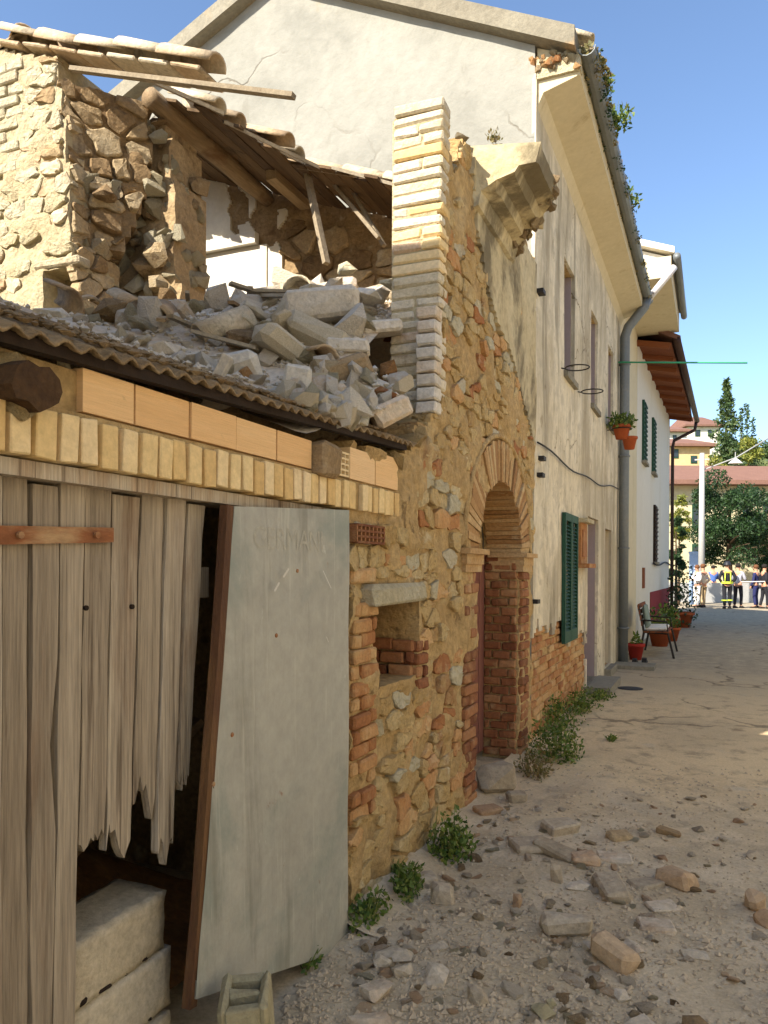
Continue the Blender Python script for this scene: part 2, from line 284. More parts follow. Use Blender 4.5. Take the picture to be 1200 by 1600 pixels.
m_dry = M('dry brown earth', [(104, 68, 36), (140, 98, 54), (166, 126, 78)], 5, 0.5, 0.2, bump=1.0, bscale=30, bdist=0.03, fine=0.45)
def leafmat(name, pal):
    t = NT(name); oi = t.new('ShaderNodeNewGeometry'); nz = t.noise(oi.outputs['Position'], 9, 3)
    fac = t.math('ADD', t.math('MULTIPLY', oi.outputs['Random Per Island'], 0.8), t.math('MULTIPLY', nz, 0.3))
    t.lk(t.ramp(fac, [(i / (len(pal) - 1), lin(c)) for i, c in enumerate(pal)]), t.b.inputs['Base Color']); t.b.inputs['Roughness'].default_value = 0.6
    tr = t.new('ShaderNodeBsdfTranslucent'); t.lk(t.ramp(fac, [(i / (len(pal) - 1), lin(c)) for i, c in enumerate(pal)]), tr.inputs[0])
    mx = t.new('ShaderNodeMixShader'); mx.inputs[0].default_value = 0.3; t.lk(t.b.outputs[0], mx.inputs[1]); t.lk(tr.outputs[0], mx.inputs[2])
    t.lk(mx.outputs[0], t.n['Material Output'].inputs['Surface']); return t.m
m_leaf = leafmat('weed leaf', [(44, 66, 20), (70, 96, 30), (104, 124, 48), (140, 140, 70)])
m_leafdry = leafmat('dry weed leaf', [(70, 76, 32), (108, 104, 54), (140, 124, 76), (96, 74, 44)])
m_leafdark = leafmat('dark tree leaf', [(20, 42, 20), (34, 62, 26), (56, 84, 36)])
m_leafolive = leafmat('olive tree leaf', [(70, 84, 30), (112, 120, 44), (150, 146, 60)])
m_leafpine = leafmat('conifer needles', [(40, 62, 34), (64, 88, 46), (98, 112, 62)])
m_bark = M('bark', [(70, 54, 40), (96, 78, 58)], 4, 0.5, 0.4, bump=1.0, bscale=14, stretch=(3, 3, 0.5), fine=0.4)
m_pole = M('concrete pole', [(150, 150, 146), (168, 166, 160)], 3, 0.5, 0, bump=0.3, fine=0.15)
m_ped = M('pebble', [(166, 150, 124), (192, 174, 146), (208, 194, 168), (190, 154, 118)], 6, 0.3, 0.8, bump=0.4, world_xyz=True)
m_beamend = M('dark beam end', [(52, 36, 22), (84, 60, 36), (104, 78, 46)], 8, 0.6, 0, bump=1.0, bscale=30, bdist=0.02, fine=0.5)
def flat(name, col, rough=0.85): return M(name, [col, tuple(min(255, int(c * 1.12) + 4) for c in col)], 6, 0.5, 0.2, rough=rough, bump=0.15, fine=0.12)

# ground: dusty tarmac, sandy in the middle distance, grey and gritty in front
t = NT('dusty street'); g = t.new('ShaderNodeNewGeometry'); pos = g.outputs['Position']
nA = t.noise(pos, 0.7, 7, 0.62, None, 0.6); nB = t.noise(pos, 4.5, 8, 0.7); nC = t.noise(pos, 60, 6, 0.75); nD = t.noise(pos, 0.35, 4)
col = t.ramp(nA, [(0.30, lin((192, 172, 138))), (0.48, lin((214, 190, 150))), (0.62, lin((222, 198, 156))), (0.8, lin((204, 184, 150)))])
col = t.mix(t.step(nB, 0.48, 0.7), col, lin((166, 148, 120)))
col = t.mix(t.math('MULTIPLY', t.step(t.noise(pos, 1.3, 6, 0.6), 0.60, 0.72), 0.6), col, lin((186, 178, 160)))
col = t.mix(t.math('MULTIPLY', t.step(t.noise(pos, 1.9, 7, 0.6), 0.62, 0.70), 0.6), col, lin((116, 100, 80)))
far = t.new('ShaderNodeSeparateXYZ'); t.lk(pos, far.inputs[0])
col = t.mix(t.step(t.math('ADD', far.outputs[1], t.math('MULTIPLY', nD, 6.0)), 11, 17), col, t.mix(t.step(nB, 0.4, 0.65), lin((158, 146, 124)), lin((182, 166, 138))))
dust = t.step(t.math('ADD', t.math('SUBTRACT', 7.0, far.outputs[1]), t.math('MULTIPLY', t.noise(pos, 0.9, 6, 0.65), 4.0)), 2.6, 4.6)
col = t.mix(t.math('MULTIPLY', dust, 0.62), col, t.mix(t.step(t.noise(pos, 2.2, 7, 0.65), 0.42, 0.62), lin((178, 164, 138)), lin((208, 194, 168))))
ve = t.new('ShaderNodeTexVoronoi', feature='DISTANCE_TO_EDGE'); ve.inputs['Scale'].default_value = 0.55
wv_ = t.new('ShaderNodeVectorMath', operation='MULTIPLY_ADD'); nzc = t.new('ShaderNodeTexNoise'); nzc.inputs['Scale'].default_value = 1.6; nzc.inputs['Detail'].default_value = 6; t.lk(pos, nzc.inputs['Vector']); t.lk(nzc.outputs['Color'], wv_.inputs[0]); wv_.inputs[1].default_value = (1.1, 1.1, 0); t.lk(pos, wv_.inputs[2]); t.lk(wv_.outputs[0], ve.inputs['Vector'])
crk = t.math('MULTIPLY', t.math('SUBTRACT', 1.0, t.step(ve.outputs[0], 0.004, 0.02)), t.math('MULTIPLY', t.step(far.outputs[1], 6.5, 8.0), t.step(t.noise(pos, 0.8, 3), 0.45, 0.55)))
col = t.mix(t.math('MULTIPLY', crk, 0.6), col, lin((84, 74, 60)))
col = t.mix(1.0, col, t.ramp(nC, [(0.25, (0.72, 0.71, 0.70, 1)), (0.7, (1.12, 1.12, 1.12, 1))]), 'MULTIPLY')
t.lk(col, t.b.inputs['Base Color']); t.b.inputs['Roughness'].default_value = 0.95; t.b.inputs['Specular IOR Level'].default_value = 0.15
hsum = t.math('ADD', t.math('MULTIPLY', nC, 0.5), t.noise(pos, 18, 6, 0.7)); bn = t.new('ShaderNodeBump'); bn.inputs['Strength'].default_value = 0.8; bn.inputs['Distance'].default_value = 0.02
t.lk(hsum, bn.inputs['Height']); t.lk(bn.outputs[0], t.b.inputs['Normal']); m_ground = t.m

# ------------------------------------------------------------------ masonry helpers
FX = -1.45
mapF = lambda u, v, w: Vector((FX + w, u, v))
def mapYf(Y0): return lambda u, v, w: Vector((u, Y0 - w, v))
def mapXf(X0): return lambda u, v, w: Vector((X0 + w, u, v))
def inpoly(p, poly):
    x, y = p; c = False; n = len(poly)
    for i in range(n):
        x0, y0 = poly[i]; x1, y1 = poly[i - 1]
        if (y0 > y) != (y1 > y) and x < (x1 - x0) * (y - y0) / (y1 - y0) + x0: c = not c
    return c
def frange(a, b, s):
    n = max(1, int(round((b - a) / s))); return [a + (b - a) * i / n for i in range(n + 1)]
def slab(name, us, vs_, ok, disp, thick, mp, mat, parent, smooth=True):
    m = MB(); idx = {}
    def vid(i, j, back):
        k = (i, j, back)
        if k not in idx:
            idx[k] = len(m.v); u, v = us[i], vs_[j]
            m.v.append(mp(u, v, -thick if back else disp(u, v)))
        return idx[k]
    nu, nv = len(us) - 1, len(vs_) - 1
    inc = [[ok((us[i] + us[i + 1]) / 2, (vs_[j] + vs_[j + 1]) / 2) for j in range(nv)] for i in range(nu)]
    for i in range(nu):
        for j in range(nv):
            if not inc[i][j]: continue
            m.f.append((vid(i, j, 0), vid(i + 1, j, 0), vid(i + 1, j + 1, 0), vid(i, j + 1, 0)))
            m.f.append((vid(i, j, 1), vid(i, j + 1, 1), vid(i + 1, j + 1, 1), vid(i + 1, j, 1)))
            for (a, b, ii, jj) in (((i, j), (i + 1, j), i, j - 1), ((i + 1, j), (i + 1, j + 1), i + 1, j), ((i + 1, j + 1), (i, j + 1), i, j + 1), ((i, j + 1), (i, j), i - 1, j)):
                if not (0 <= ii < nu and 0 <= jj < nv and inc[ii][jj]):
                    m.f.append((vid(*b, 0), vid(*a, 0), vid(*a, 1), vid(*b, 1)))
    o = m.out(name, mat, parent)
    if smooth:
        for p in o.data.polygons: p.use_smooth = True
        o.data.set_sharp_from_angle(angle=rad(50))
    return o
def nz(u, v, s=1.0, seed=0.0): return noise.noise(Vector((u * s + seed * 7.3, v * s - seed * 3.1, seed)))
def clip(poly, px, py, nx, ny):
    out = []; n = len(poly)
    for i in range(n):
        a, b = poly[i], poly[(i + 1) % n]
        da = (a[0] - px) * nx + (a[1] - py) * ny; db = (b[0] - px) * nx + (b[1] - py) * ny
        if da <= 0: out.append(a)
        if (da < 0 < db) or (db < 0 < da):
            k = da / (da - db); out.append((a[0] + (b[0] - a[0]) * k, a[1] + (b[1] - a[1]) * k))
    return out
def stones(u0, u1, v0, v1, su, sv, ok, mp, mat, parent, rr, hgt=(0.004, 0.03), gap=0.93, kv=1.5, name='stone', drop=0.0, cap=285):
    """coursed rubble: jittered rows of sites, their Voronoi cells become single stones"""
    sites = []; v = v0 + sv * 0.4
    while v < v1:
        u = u0 + rr.uniform(0, su); rh = sv * rr.uniform(0.6, 1.6)
        while u < u1:
            sites.append((u + rr.uniform(-.12, .12) * su, (v + rr.uniform(-.3, .3) * sv) * kv)); u += su * rr.uniform(0.42, 1.8)
        v += rh
    made = []
    for i, (sx, sy) in enumerate(sites):
        if not ok(sx, sy / kv) or rr.random() < (drop(sx, sy / kv) if callable(drop) else drop): continue
        r = su * 1.1; poly = [(sx - r, sy - r), (sx + r, sy - r), (sx + r, sy + r), (sx - r, sy + r)]
        for j, (tx, ty) in enumerate(sites):
            if j == i or abs(tx - sx) > 2.2 * r or abs(ty - sy) > 2.2 * r: continue
            poly = clip(poly, (sx + tx) / 2, (sy + ty) / 2, tx - sx, ty - sy)
            if len(poly) < 3: break
        if len(poly) < 3: continue
        poly = [(x, y / kv) for x, y in poly]; cx = sum(p[0] for p in poly) / len(poly); cy = sum(p[1] for p in poly) / len(poly)
        pts = []
        for k in range(len(poly)):           # cut the corners
            a, b = poly[k], poly[(k + 1) % len(poly)]
            if math.hypot(b[0] - a[0], b[1] - a[1]) < 0.02: pts.append(a); continue
            
            el = math.hypot(b[0] - a[0], b[1] - a[1]); nx1, ny1 = -(b[1] - a[1]) / el, (b[0] - a[0]) / el
            for w in ((0.13, 0.5, 0.87) if el > 0.09 else (0.2, 0.8)):
                jj = rr.uniform(-.09, .05) * el if w == 0.5 else 0; pts.append((a[0] + (b[0] - a[0]) * w - nx1 * jj, a[1] + (b[1] - a[1]) * w - ny1 * jj))
        fin = []
        for x, y in pts:
            k = gap * rr.uniform(0.90, 1.03); x, y = cx + (x - cx) * k, cy + (y - cy) * k; g_ = 0
            while not ok(x, y) and g_ < 8: x, y = x + (cx - x) * 0.2, y + (cy - y) * 0.2; g_ += 1
            fin.append((x, y))
        h = rr.uniform(*hgt); tl = (rr.uniform(-.05, .05), rr.uniform(-.05, .05)); q = len(fin); V = []; Fc = []
        for sc_, w in ((1.0, -0.05), (0.97, h * 0.75), (0.86, h)):
            for x, y in fin:
                dx, dy = (x - cx) * sc_, (y - cy) * sc_
                V.append(mp(cx + dx, cy + dy, w + (dx * tl[0] + dy * tl[1] + rr.uniform(-.007, .007) if sc_ < 1 else 0)))
        V.append(mp(cx, cy, h + rr.uniform(0, 0.006)))
        for r_ in range(2):
            for k in range(q): Fc.append((r_ * q + k, r_ * q + (k + 1) % q, (r_ + 1) * q + (k + 1) % q, (r_ + 1) * q + k))
        for k in range(q): Fc.append((2 * q + k, 2 * q + (k + 1) % q, 3 * q))
        made.append((max(p[0] for p in fin) - min(p[0] for p in fin) + max(p[1] for p in fin) - min(p[1] for p in fin), V, Fc, rr.choice(mat) if isinstance(mat, (list, tuple)) else mat))
    made.sort(key=lambda q: -q[0])
    for a_, V, Fc, mt_ in made[:cap]:
        so = add(name, V, Fc, mt_, parent, smooth=True); so.data.set_sharp_from_angle(angle=rad(18))
    if made[cap:]:
        mb_ = MB()
        for a_, V, Fc, mt_ in made[cap:]: mb_.raw(V, Fc)
        so = mb_.out('small_stones', mat[0] if isinstance(mat, (list, tuple)) else mat, parent, True); so.data.set_sharp_from_angle(angle=rad(18)); so['kind'] = 'stuff'
    return len(made)
def bricks(u0, u1, v0, v1, L, Hh, ok, mp, mat, parent, rr, rot=0.0, depth=0.1, w=(0.0, 0.012), jw=0.010, axis='F', name='brick', skip=0.03):
    """courses of single bricks on a wall face (axis F: faces +X, axis Y: faces -Y)"""
    j = 0; v = v0
    while v + Hh * 0.5 < v1:
        u = u0 - (L * 0.5 if j % 2 else 0) - rr.uniform(0, 0.03)
        while u < u1:
            a, b = max(u, u0), min(u + L, u1)
            if b - a > L * 0.22 and ok((a + b) / 2, v + Hh / 2) and rr.random() > skip:
                ln = round((b - a - jw) / 0.02) * 0.02 if b - a < L - .001 else L - jw
                c = mp((a + b) / 2, v + Hh / 2 + rr.uniform(-.003, .003), rr.uniform(*w) - depth / 2)
                if axis == 'F': me = brick_mesh(depth, max(0.03, ln), Hh - jw, mat)
                else: me = brick_mesh(max(0.03, ln), depth, Hh - jw, mat)
                link(name, me, parent, c, Euler((rr.uniform(-.035, .035), rr.uniform(-.03, .03), rr.uniform(-.05, .05))))
            u += L
        v += Hh; j += 1

def tone(m): return {'dusty rubble': 'dusty grey', 'cream stone': 'cream', 'rough concrete': 'sandy', 'earthy stone': 'earth brown', 'old brick': 'brick red', 'dirty street stone': 'dusty tan', 'dusty fallen brick': 'reddish brown'}.get(m.name, 'grey')
# ================================================================== GROUND
def gz(x, y):
    near = max(0.0, 1 - abs(y - 4) / 9)
    h = 0.018 * nz(x, y, 1.3, 1) + 0.010 * nz(x, y, 5, 2) + 0.006 * nz(x, y, 15, 3)
    pile = math.exp(-((x + 1.0) / 0.55) ** 2) * max(0, min(1, (7.5 - y) / 2)) * max(0, min(1, (y - 1.2) / 1.5)) * 0.045
    return (h * near + pile * (0.7 + 0.6 * nz(x, y, 2.5, 4))) if -3 < x < 6 else 0
xs = [-400, -150, -60, -25, -10, -6, -4, -3, -2.2] + frange(-1.9, 1.8, 0.05) + [2.1, 2.6, 3.2, 4, 5, 7, 10, 15, 25, 60, 150, 400]
ys = [-60, -25, -10, -4, -1, 0.5] + frange(1.2, 8, 0.05) + frange(8.15, 14, 0.15) + [15, 17, 20, 24, 30, 38, 50, 80, 160, 400, 900]
gv = [(x, y, gz(x, y)) for y in ys for x in xs]; nx_ = len(xs)
gf = [(j * nx_ + i, j * nx_ + i + 1, (j + 1) * nx_ + i + 1, (j + 1) * nx_ + i) for j in range(len(ys) - 1) for i in range(nx_ - 1)]
tag(add('ground', gv, gf, m_ground, None, True, origin=(0, 0, 0)), kind='structure')

# ================================================================== ARCHED STONE WALL (the ruined house's street wall)
rs = random.Random(3)
aw = thing('arched_stone_wall', 'ochre rubble stone wall with brick arched doorway, broken off beside its tall brick pier', 'wall', (FX, 4.5, 0))
ARC_C, ARC_R, ARC_S, ARC_H, ARC_T = 5.55, 0.63, 1.68, 0.54, 0.27     # centre, half width, spring, rise, ring depth
na = onX(585, 1000, FX).y; nb = onX(648, 1000, FX).y; nz0 = onX(620, 1068, FX).z; nz1 = onX(615, 942, FX).z
YD = onX(546, 1000, FX).y                          # where the shed opening ends
SOL0, SOL1 = 1.803, 1.920                            # soldier course of the shed lintel
def door_open(u, v, grow=0.0):
    if abs(u - ARC_C) > ARC_R + grow: return False
    if v < ARC_S: return True
    return ((u - ARC_C) / (ARC_R + grow)) ** 2 + ((v - ARC_S) / (ARC_H + grow)) ** 2 < 1
def niche(u, v, g=0.0): return na - g < u < nb + g and nz0 - g < v < nz1 + g
def wall_top(u):
    if u < 3.55: return 2.10
    if u < 4.20: return 2.10 + (u - 3.55) / 0.65 * 0.40
    if u < 4.62: return 4.22 - 0.3 * math.exp(-((u - 4.4) / 0.1) ** 2)
    return 4.26 + 0.03 * nz(u, 3, 6)
def aw_ok(u, v): return (u > YD or v > SOL0 - 0.02) and u < 6.66 and v < wall_top(u) + 0.05 * nz(u, v, 7, 5) and not door_open(u, v) and not niche(u, v)
def smear(u, v, k): return max(0.0, min(0.026, (0.55 * nz(u, v, 1.7, k) + 0.45 * nz(u, v, 5.5, k + 1) - 0.02) * 0.16))
def aw_disp(u, v): return -0.010 + smear(u, v, 21) + 0.020 * nz(u, v, 3.5, 1) + 0.014 * nz(u, v, 11, 2) + 0.008 * nz(u, v, 27, 3)
core = slab('mortar_core', frange(YD, 6.66, 0.026), frange(0.0, 4.34, 0.026), aw_ok, aw_disp, 0.30, mapF, m_mortar, aw)
PL = [(4.74, 4.3), (5.2, 4.3), (6.64, 4.3), (6.64, 2.62), (6.3, 2.85), (6.0, 3.05), (5.7, 3.25), (5.35, 3.3), (5.0, 3.55), (4.82, 3.8)]      # plaster still standing under the cornice
def in_pl(u, v): return inpoly((u + 0.05 * nz(u, v, 5, 8), v + 0.06 * nz(u, v, 5, 9)), PL)
LJ0, LJ1 = 4.64, ARC_C - ARC_R                       # left jamb of the doorway
def st_ok(u, v):
    if not aw_ok(u, v) or in_pl(u, v): return False
    if LJ0 - 0.01 < u < 6.46 and v < ARC_S + 0.03: return False
    if u > 6.40 and v < ARC_S: return False
    if v >= ARC_S and door_open(u, v, ARC_T + 0.01): return False
    if niche(u, v, 0.03): return False
    if u < na - 0.01 and 0.45 < v < nz1 + 0.03: return False         # brick quoin beside the sheet
    if u < 3.75 and v > SOL0 - 0.04: return False                     # lintel course
    if na - 0.1 < u < nb + 0.06 and nz1 < v < nz1 + 0.12: return False
    if u < YD + 0.02 or v < 0.02: return False
    return True
nst = stones(YD, 6.64, 0.03, 4.3, 0.18, 0.076, st_ok, mapF, [m_stone] * 7 + [m_brick] * 2 + [m_limestone], aw, rs, hgt=(-0.002, 0.024), gap=0.95, drop=lambda u, v: 0.16 + 0.5 * nz(u, v, 1.6, 12), kv=2.0)
# plaster fragment under the cornice
slab('plaster_fragment', frange(4.7, 6.655, 0.03), frange(2.5, 4.2, 0.03), lambda u, v: in_pl(u, v) and u < 6.65 and v < wall_top(u) - 0.03, lambda u, v: 0.026 + 0.008 * nz(u, v, 3, 6), 0.02, mapF, m_frag, aw)
# doorway jambs, front faces
for (a, b) in ((LJ0, LJ1), (ARC_C + ARC_R, ARC_C + ARC_R + 0.26)):
    bricks(a, b, 0.02, ARC_S - 0.16, 0.27, 0.072, lambda u, v: True, mapF, m_rbrick, aw, rs, w=(0.014, 0.030), depth=0.12)
# the far reveal, facing the camera, and the near one
for (yy, sgn) in ((ARC_C + ARC_R, -1),):
    bricks(FX - 0.29, FX - 0.012, 0.02, ARC_S - 0.02, 0.15, 0.072, lambda u, v: True, mapYf(yy), m_rbrick, aw, rs, w=(0.030, 0.046), depth=0.1, axis='Y')
# imposts: a moulded cap on each side
for (a, b) in ((LJ0 - 0.05, LJ1 + 0.03), (ARC_C + ARC_R - 0.03, ARC_C + ARC_R + 0.30)):
    mb = MB()
    for (z0, z1, w) in ((ARC_S - 0.15, ARC_S - 0.10, 0.035), (ARC_S - 0.10, ARC_S - 0.035, 0.045), (ARC_S - 0.035, ARC_S + 0.0, 0.075)):
        mb.box(FX - 0.25, FX + w, a - (w - 0.035), b + (w - 0.035), z0, z1)
    mb.out('impost', m_obrick, aw)
# arch ring of bricks on edge
nv_ = 44
for k in range(nv_):
    th = math.pi * (k + 0.5) / nv_; ca, sa = math.cos(th), math.sin(th)
    def pt(th_, ro): return (ARC_C - math.cos(th_) * (ARC_R + ro), ARC_S + math.sin(th_) * (ARC_H + ro))
    d = math.pi / nv_ * 0.44; w0 = rs.uniform(0.012, 0.030); ro1 = ARC_T + rs.uniform(-.015, .01)
    ri = -0.025 + rs.uniform(-.006, .006); q = [pt(th - d, ri), pt(th - d, ro1), pt(th + d, ro1), pt(th + d, ri)]
    ps = [mapF(u, v, w_) + Vector([rs.uniform(-.003, .003) for _ in range(3)]) for w_ in (-0.27, w0) for (u, v) in q]
    v_, f_ = hull(ps); add('voussoir', v_, f_, m_obrick, aw)
mb = MB()                                            # thin label course round the arch
ring = [(ARC_C - math.cos(math.pi * k / 40) * (ARC_R + ARC_T + 0.03), ARC_S + math.sin(math.pi * k / 40) * (ARC_H + ARC_T + 0.03)) for k in range(41)]
mb.tube([mapF(u, v, 0.012) for u, v in ring if u < 6.6], 0.02, 6); mb.out('arch_moulding', m_mortar, aw, True)
# niche: lintel stone, brick sides, dark back
l0 = onX(568, 925, FX).y; l1 = onX(652, 925, FX).y; lz0 = onX(610, 943, FX).z; lz1 = onX(610, 912, FX).z
v_, f_ = hull([p + Vector((FX - 0.08, (l0 + l1) / 2, (lz0 + lz1) / 2)) for p in block_pts(0.28, l1 - l0, lz1 - lz0, 0.014, 0.008)]); add('lintel_stone', v_, f_, m_limestone, aw)
bricks(FX - 0.26, FX + 0.0, nz0, nz1, 0.14, 0.068, lambda u, v: v < nz0 + 0.22, mapYf(nb), m_rbrick, aw, rs, w=(0.026, 0.04), axis='Y')
bricks(nb, nb + 0.16, nz0 - 0.08, nz0 + 0.2, 0.2, 0.068, lambda u, v: True, mapF, m_rbrick, aw, rs, w=(0.012, 0.028), depth=0.12)
MB().box(FX - 0.27, FX - 0.255, na - 0.05, nb + 0.05, nz0 - 0.05, nz1 + 0.05).out('niche_back', m_dry, aw)
bricks(YD + 0.01, na, 0.42, nz1 + 0.02, 0.2, 0.07, lambda u, v: True, mapF, m_brick, aw, rs, w=(0.008, 0.026), depth=0.12)
bricks(YD + 0.02, 3.74, nz1 + 0.10, SOL0 - 0.16, 0.26, 0.075, lambda u, v: rs.random() < 0.5, mapF, m_brick, aw, rs, w=(0.004, 0.016), depth=0.12)
# red grid-faced hollow brick and the small hole under it
hb = thing('hollow_brick', 'red hollow brick with open grid face set in wall above the niche', 'brick', onX(570, 832, FX))
hy0, hy1 = onX(549, 832, FX).y, onX(592, 832, FX).y; hz0, hz1 = onX(570, 848, FX).z, onX(570, 822, FX).z
mb = MB()
for k in range(8): y = hy0 + (hy1 - hy0) * k / 7; mb.box(FX - 0.05, FX + 0.03, y - 0.005, y + 0.005, hz0, hz1)
mb.out('web', m_rbrick, hb); mb = MB()
for k in range(4): z = hz0 + (hz1 - hz0) * k / 3; mb.box(FX - 0.05, FX + 0.031, hy0, hy1, z - 0.005, z + 0.005)
mb.out('shell', m_rbrick, hb)
MB().box(FX - 0.012, FX + 0.014, hy0, hy1, hz0, hz1).out('painted_cavity', m_black, hb)  # black slab paints in the shade behind the open grid
# the tall brick pier: end of the wall
PY = 4.13; pz = 2.44; k = 0
while pz < 4.16:
    hh = 0.064 + rs.uniform(-.003, .009); lean = (pz - 2.44) * 0.012; x0, x1 = FX - 0.305 + lean, FX + 0.01 + lean
    cut = [x0, x0 + (x1 - x0) * rs.choice((0.33, 0.5, 0.6)), x1] if (k % 3 != 1 and rs.random() < 0.75) else [x0, x1]
    for a, b in zip(cut, cut[1:]):
        ln = round((b - a - 0.01) / 0.03) * 0.03
        link('brick', brick_mesh(ln, 0.14, hh - 0.009 if hh < .07 else 0.062, m_pier if rs.random() < 0.85 else m_ybrick, ch=0.008), aw,
             ((a + b) / 2, PY + 0.07 + rs.uniform(-.006, .006), pz + hh / 2), Euler((0, 0, rs.uniform(-.03, .03))))
    pz += hh; k += 1
PTOP = pz
MB().box(FX - 0.290, FX - 0.012, PY + 0.012, 4.235, 2.40, PTOP - 0.01).out('pier_core', m_limemortar, aw)
link('cap_brick', brick_mesh(0.30, 0.15, 0.06, m_conc), aw, (FX - 0.125, PY + 0.07, PTOP + 0.03), Euler((0, 0, 0.04)))
# a smaller brick stack toothed into the foot of the pier
z = 2.42
while z < 3.02:
    link('brick', brick_mesh(0.12, 0.10, 0.066, m_rubble), aw, (FX - 0.035, PY - 0.045, z + 0.035), Euler((0, 0, rs.uniform(-.05, .05)))); z += 0.076
# cornice fragment on top of the wall, broken at both ends
prof = [(0.0, 3.86), (0.05, 3.88), (0.07, 3.98), (0.15, 4.00), (0.17, 4.06), (0.26, 4.08), (0.29, 4.14), (0.40, 4.16), (0.42, 4.26), (0.0, 4.30), (-0.2, 4.30), (-0.2, 3.9)]
mb = MB(); n = len(prof); cols = 10; grid = []
for c in range(cols):
    f = c / (cols - 1)
    for (w, z) in prof:
        y0 = 4.80 + 0.10 * nz(w, z, 9, 3) + 0.12 * w; y1 = 5.78 - 0.75 * max(0, w) + 0.16 * nz(w, z, 12, 5)
        e = 0.02 if c in (0, cols - 1) else 0.003
        grid.append(Vector((FX + w + rs.uniform(-e, e), y0 + (y1 - y0) * f, z + rs.uniform(-e, e))))
for c in range(cols - 1):
    for i in range(n): mb.f.append((c * n + i, c * n + (i + 1) % n, (c + 1) * n + (i + 1) % n, (c + 1) * n + i))
mb.v = grid; mb.f += [tuple(reversed(range(n))), tuple(range((cols - 1) * n, cols * n))]
mb.out('cornice', m_frag, aw)
for k in range(46):                                   # crumbling core at the cornice's broken far end
    w = rs.uniform(0.0, 0.42); z = 3.92 + 0.34 * (w / 0.42) * rs.uniform(0.7, 1.0) + rs.uniform(-.02, .05); y = 5.78 - 0.75 * w + rs.uniform(-.12, .06)
    s = rs.uniform(0.04, 0.10); link('crumb', rock_mesh('r', m_darkstone), aw, (FX + w, y, min(z, 4.26)), Euler([rs.uniform(0, 6) for _ in range(3)]), (s, s, s * 0.8))
for k in range(26):                                   # loose stones on the wall head
    y = rs.uniform(4.2, 5.4); s = rs.uniform(0.05, 0.12)
    link('coping_stone', rock_mesh('r', m_limestone), aw, (FX - rs.uniform(0.02, 0.26), y, wall_top(y) + 0.0), Euler((rs.uniform(-.3, .3), rs.uniform(-.3, .3), rs.uniform(0, 6))), (s * 1.3, s * 1.2, s * 0.7))
for k in range(16):                                   # stepped, broken edge down from the pier to the shed
    y = 3.55 + (k / 15) * 0.62; s = rs.uniform(0.07, 0.13)
    link('edge_stone', rock_mesh('r', m_stone), aw, (FX - rs.uniform(0.0, 0.22), y, wall_top(y) - 0.01), Euler((rs.uniform(-.3, .3), rs.uniform(-.3, .3), rs.uniform(0, 6))), (s * 1.2, s * 1.4, s * 0.8))
# the door itself
dr = thing('arched_door', 'narrow pink brown wooden door deep inside the brick arch', 'door', (FX - 0.29, ARC_C, 0))
for k in range(8):
    y = ARC_C - ARC_R + 0.04 + k * 0.15
    MB().box(FX - 0.33, FX - 0.292 + (k % 2) * 0.004, y, y + 0.146, 0.06, ARC_S - 0.02).out('plank', m_door, dr)
fan = [(ARC_C - math.cos(math.pi * i / 16) * ARC_R, ARC_S + math.sin(math.pi * i / 16) * ARC_H) for i in range(17)]
MB().prism([Vector((FX - 0.34, u, v)) for u, v in fan], (0.03, 0, 0)).out('fanlight_panel', m_mortar, dr)
MB().box(FX - 0.345, FX - 0.275, ARC_C - ARC_R, ARC_C + ARC_R, ARC_S - 0.03, ARC_S + 0.03).out('transom', m_door, dr)
mb = MB(); pk = Vector((FX - 0.275, 4.99, 1.0)); mb.tube([pk, pk + Vector((0.04, 0, 0.02)), pk + Vector((0.05, 0.06, 0.02))], 0.008, 6); mb.out('latch', m_iron, dr)

# ================================================================== LEAN-TO SHED beside it
sh = thing('lean_to_shed', 'low lean-to shed with yellow brick lintel, pale hollow tiles and mossy corrugated roof', 'shed', (FX, 2.3, 0))
y = 1.17; k = 0
while y < 3.74:                                       # soldier course
    w = 0.056 + rs.uniform(-.004, .004); g = rs.uniform(0.009, 0.017) if y < 2.9 else rs.uniform(0.005, 0.010)
    if not (3.0 < y < 3.05):
        link('soldier_brick', brick_mesh(0.12, round(w / 0.004) * 0.004, 0.116, m_ybrick, ch=0.0022, jit=0.0022), sh, (FX - 0.045 + rs.uniform(-.004, .004), y + w / 2, (SOL0 + SOL1) / 2 + rs.uniform(-.004, .004)), Euler((rs.uniform(-.03, .03), 0, rs.uniform(-.03, .03))))
    y += w + g; k += 1
MB().box(FX - 0.13, FX - 0.004, 1.16, 3.56, SOL0 + 0.004, SOL1 + 0.012).out('joint_mortar', m_mortar, sh)
bd = [onX(p, 640, FX).y for p in (128, 211, 297, 369, 433, 488)] + [onX(p, 705, FX).y for p in (546, 586, 622)]
for i, (a, b) in enumerate(zip(bd, bd[1:])):
    if i == 5: continue
    mb = MB().box(FX - 0.09, FX + rs.uniform(-.002, .004), a + 0.004, b - 0.004, SOL1 + 0.018, 2.047 + max(0, a - 2.6) * .07); mb.out('hollow_tile', m_tile, sh)
a, b = bd[5], bd[6]                                   # the tile row's open-ended piece and the dark broken block
mb = MB()
for k in range(5): zz = SOL1 + 0.02 + k * 0.024; mb.box(FX - 0.08, FX + 0.002, (a + b) / 2 + 0.01, b - 0.006, zz, zz + 0.008)
for k in range(5): yy = (a + b) / 2 + 0.01 + k * ((b - a) / 2 - 0.022) / 4; mb.box(FX - 0.08, FX + 0.003, yy, yy + 0.006, SOL1 + 0.02, 2.045)
mb.out('tile_end', m_ybrick, sh)
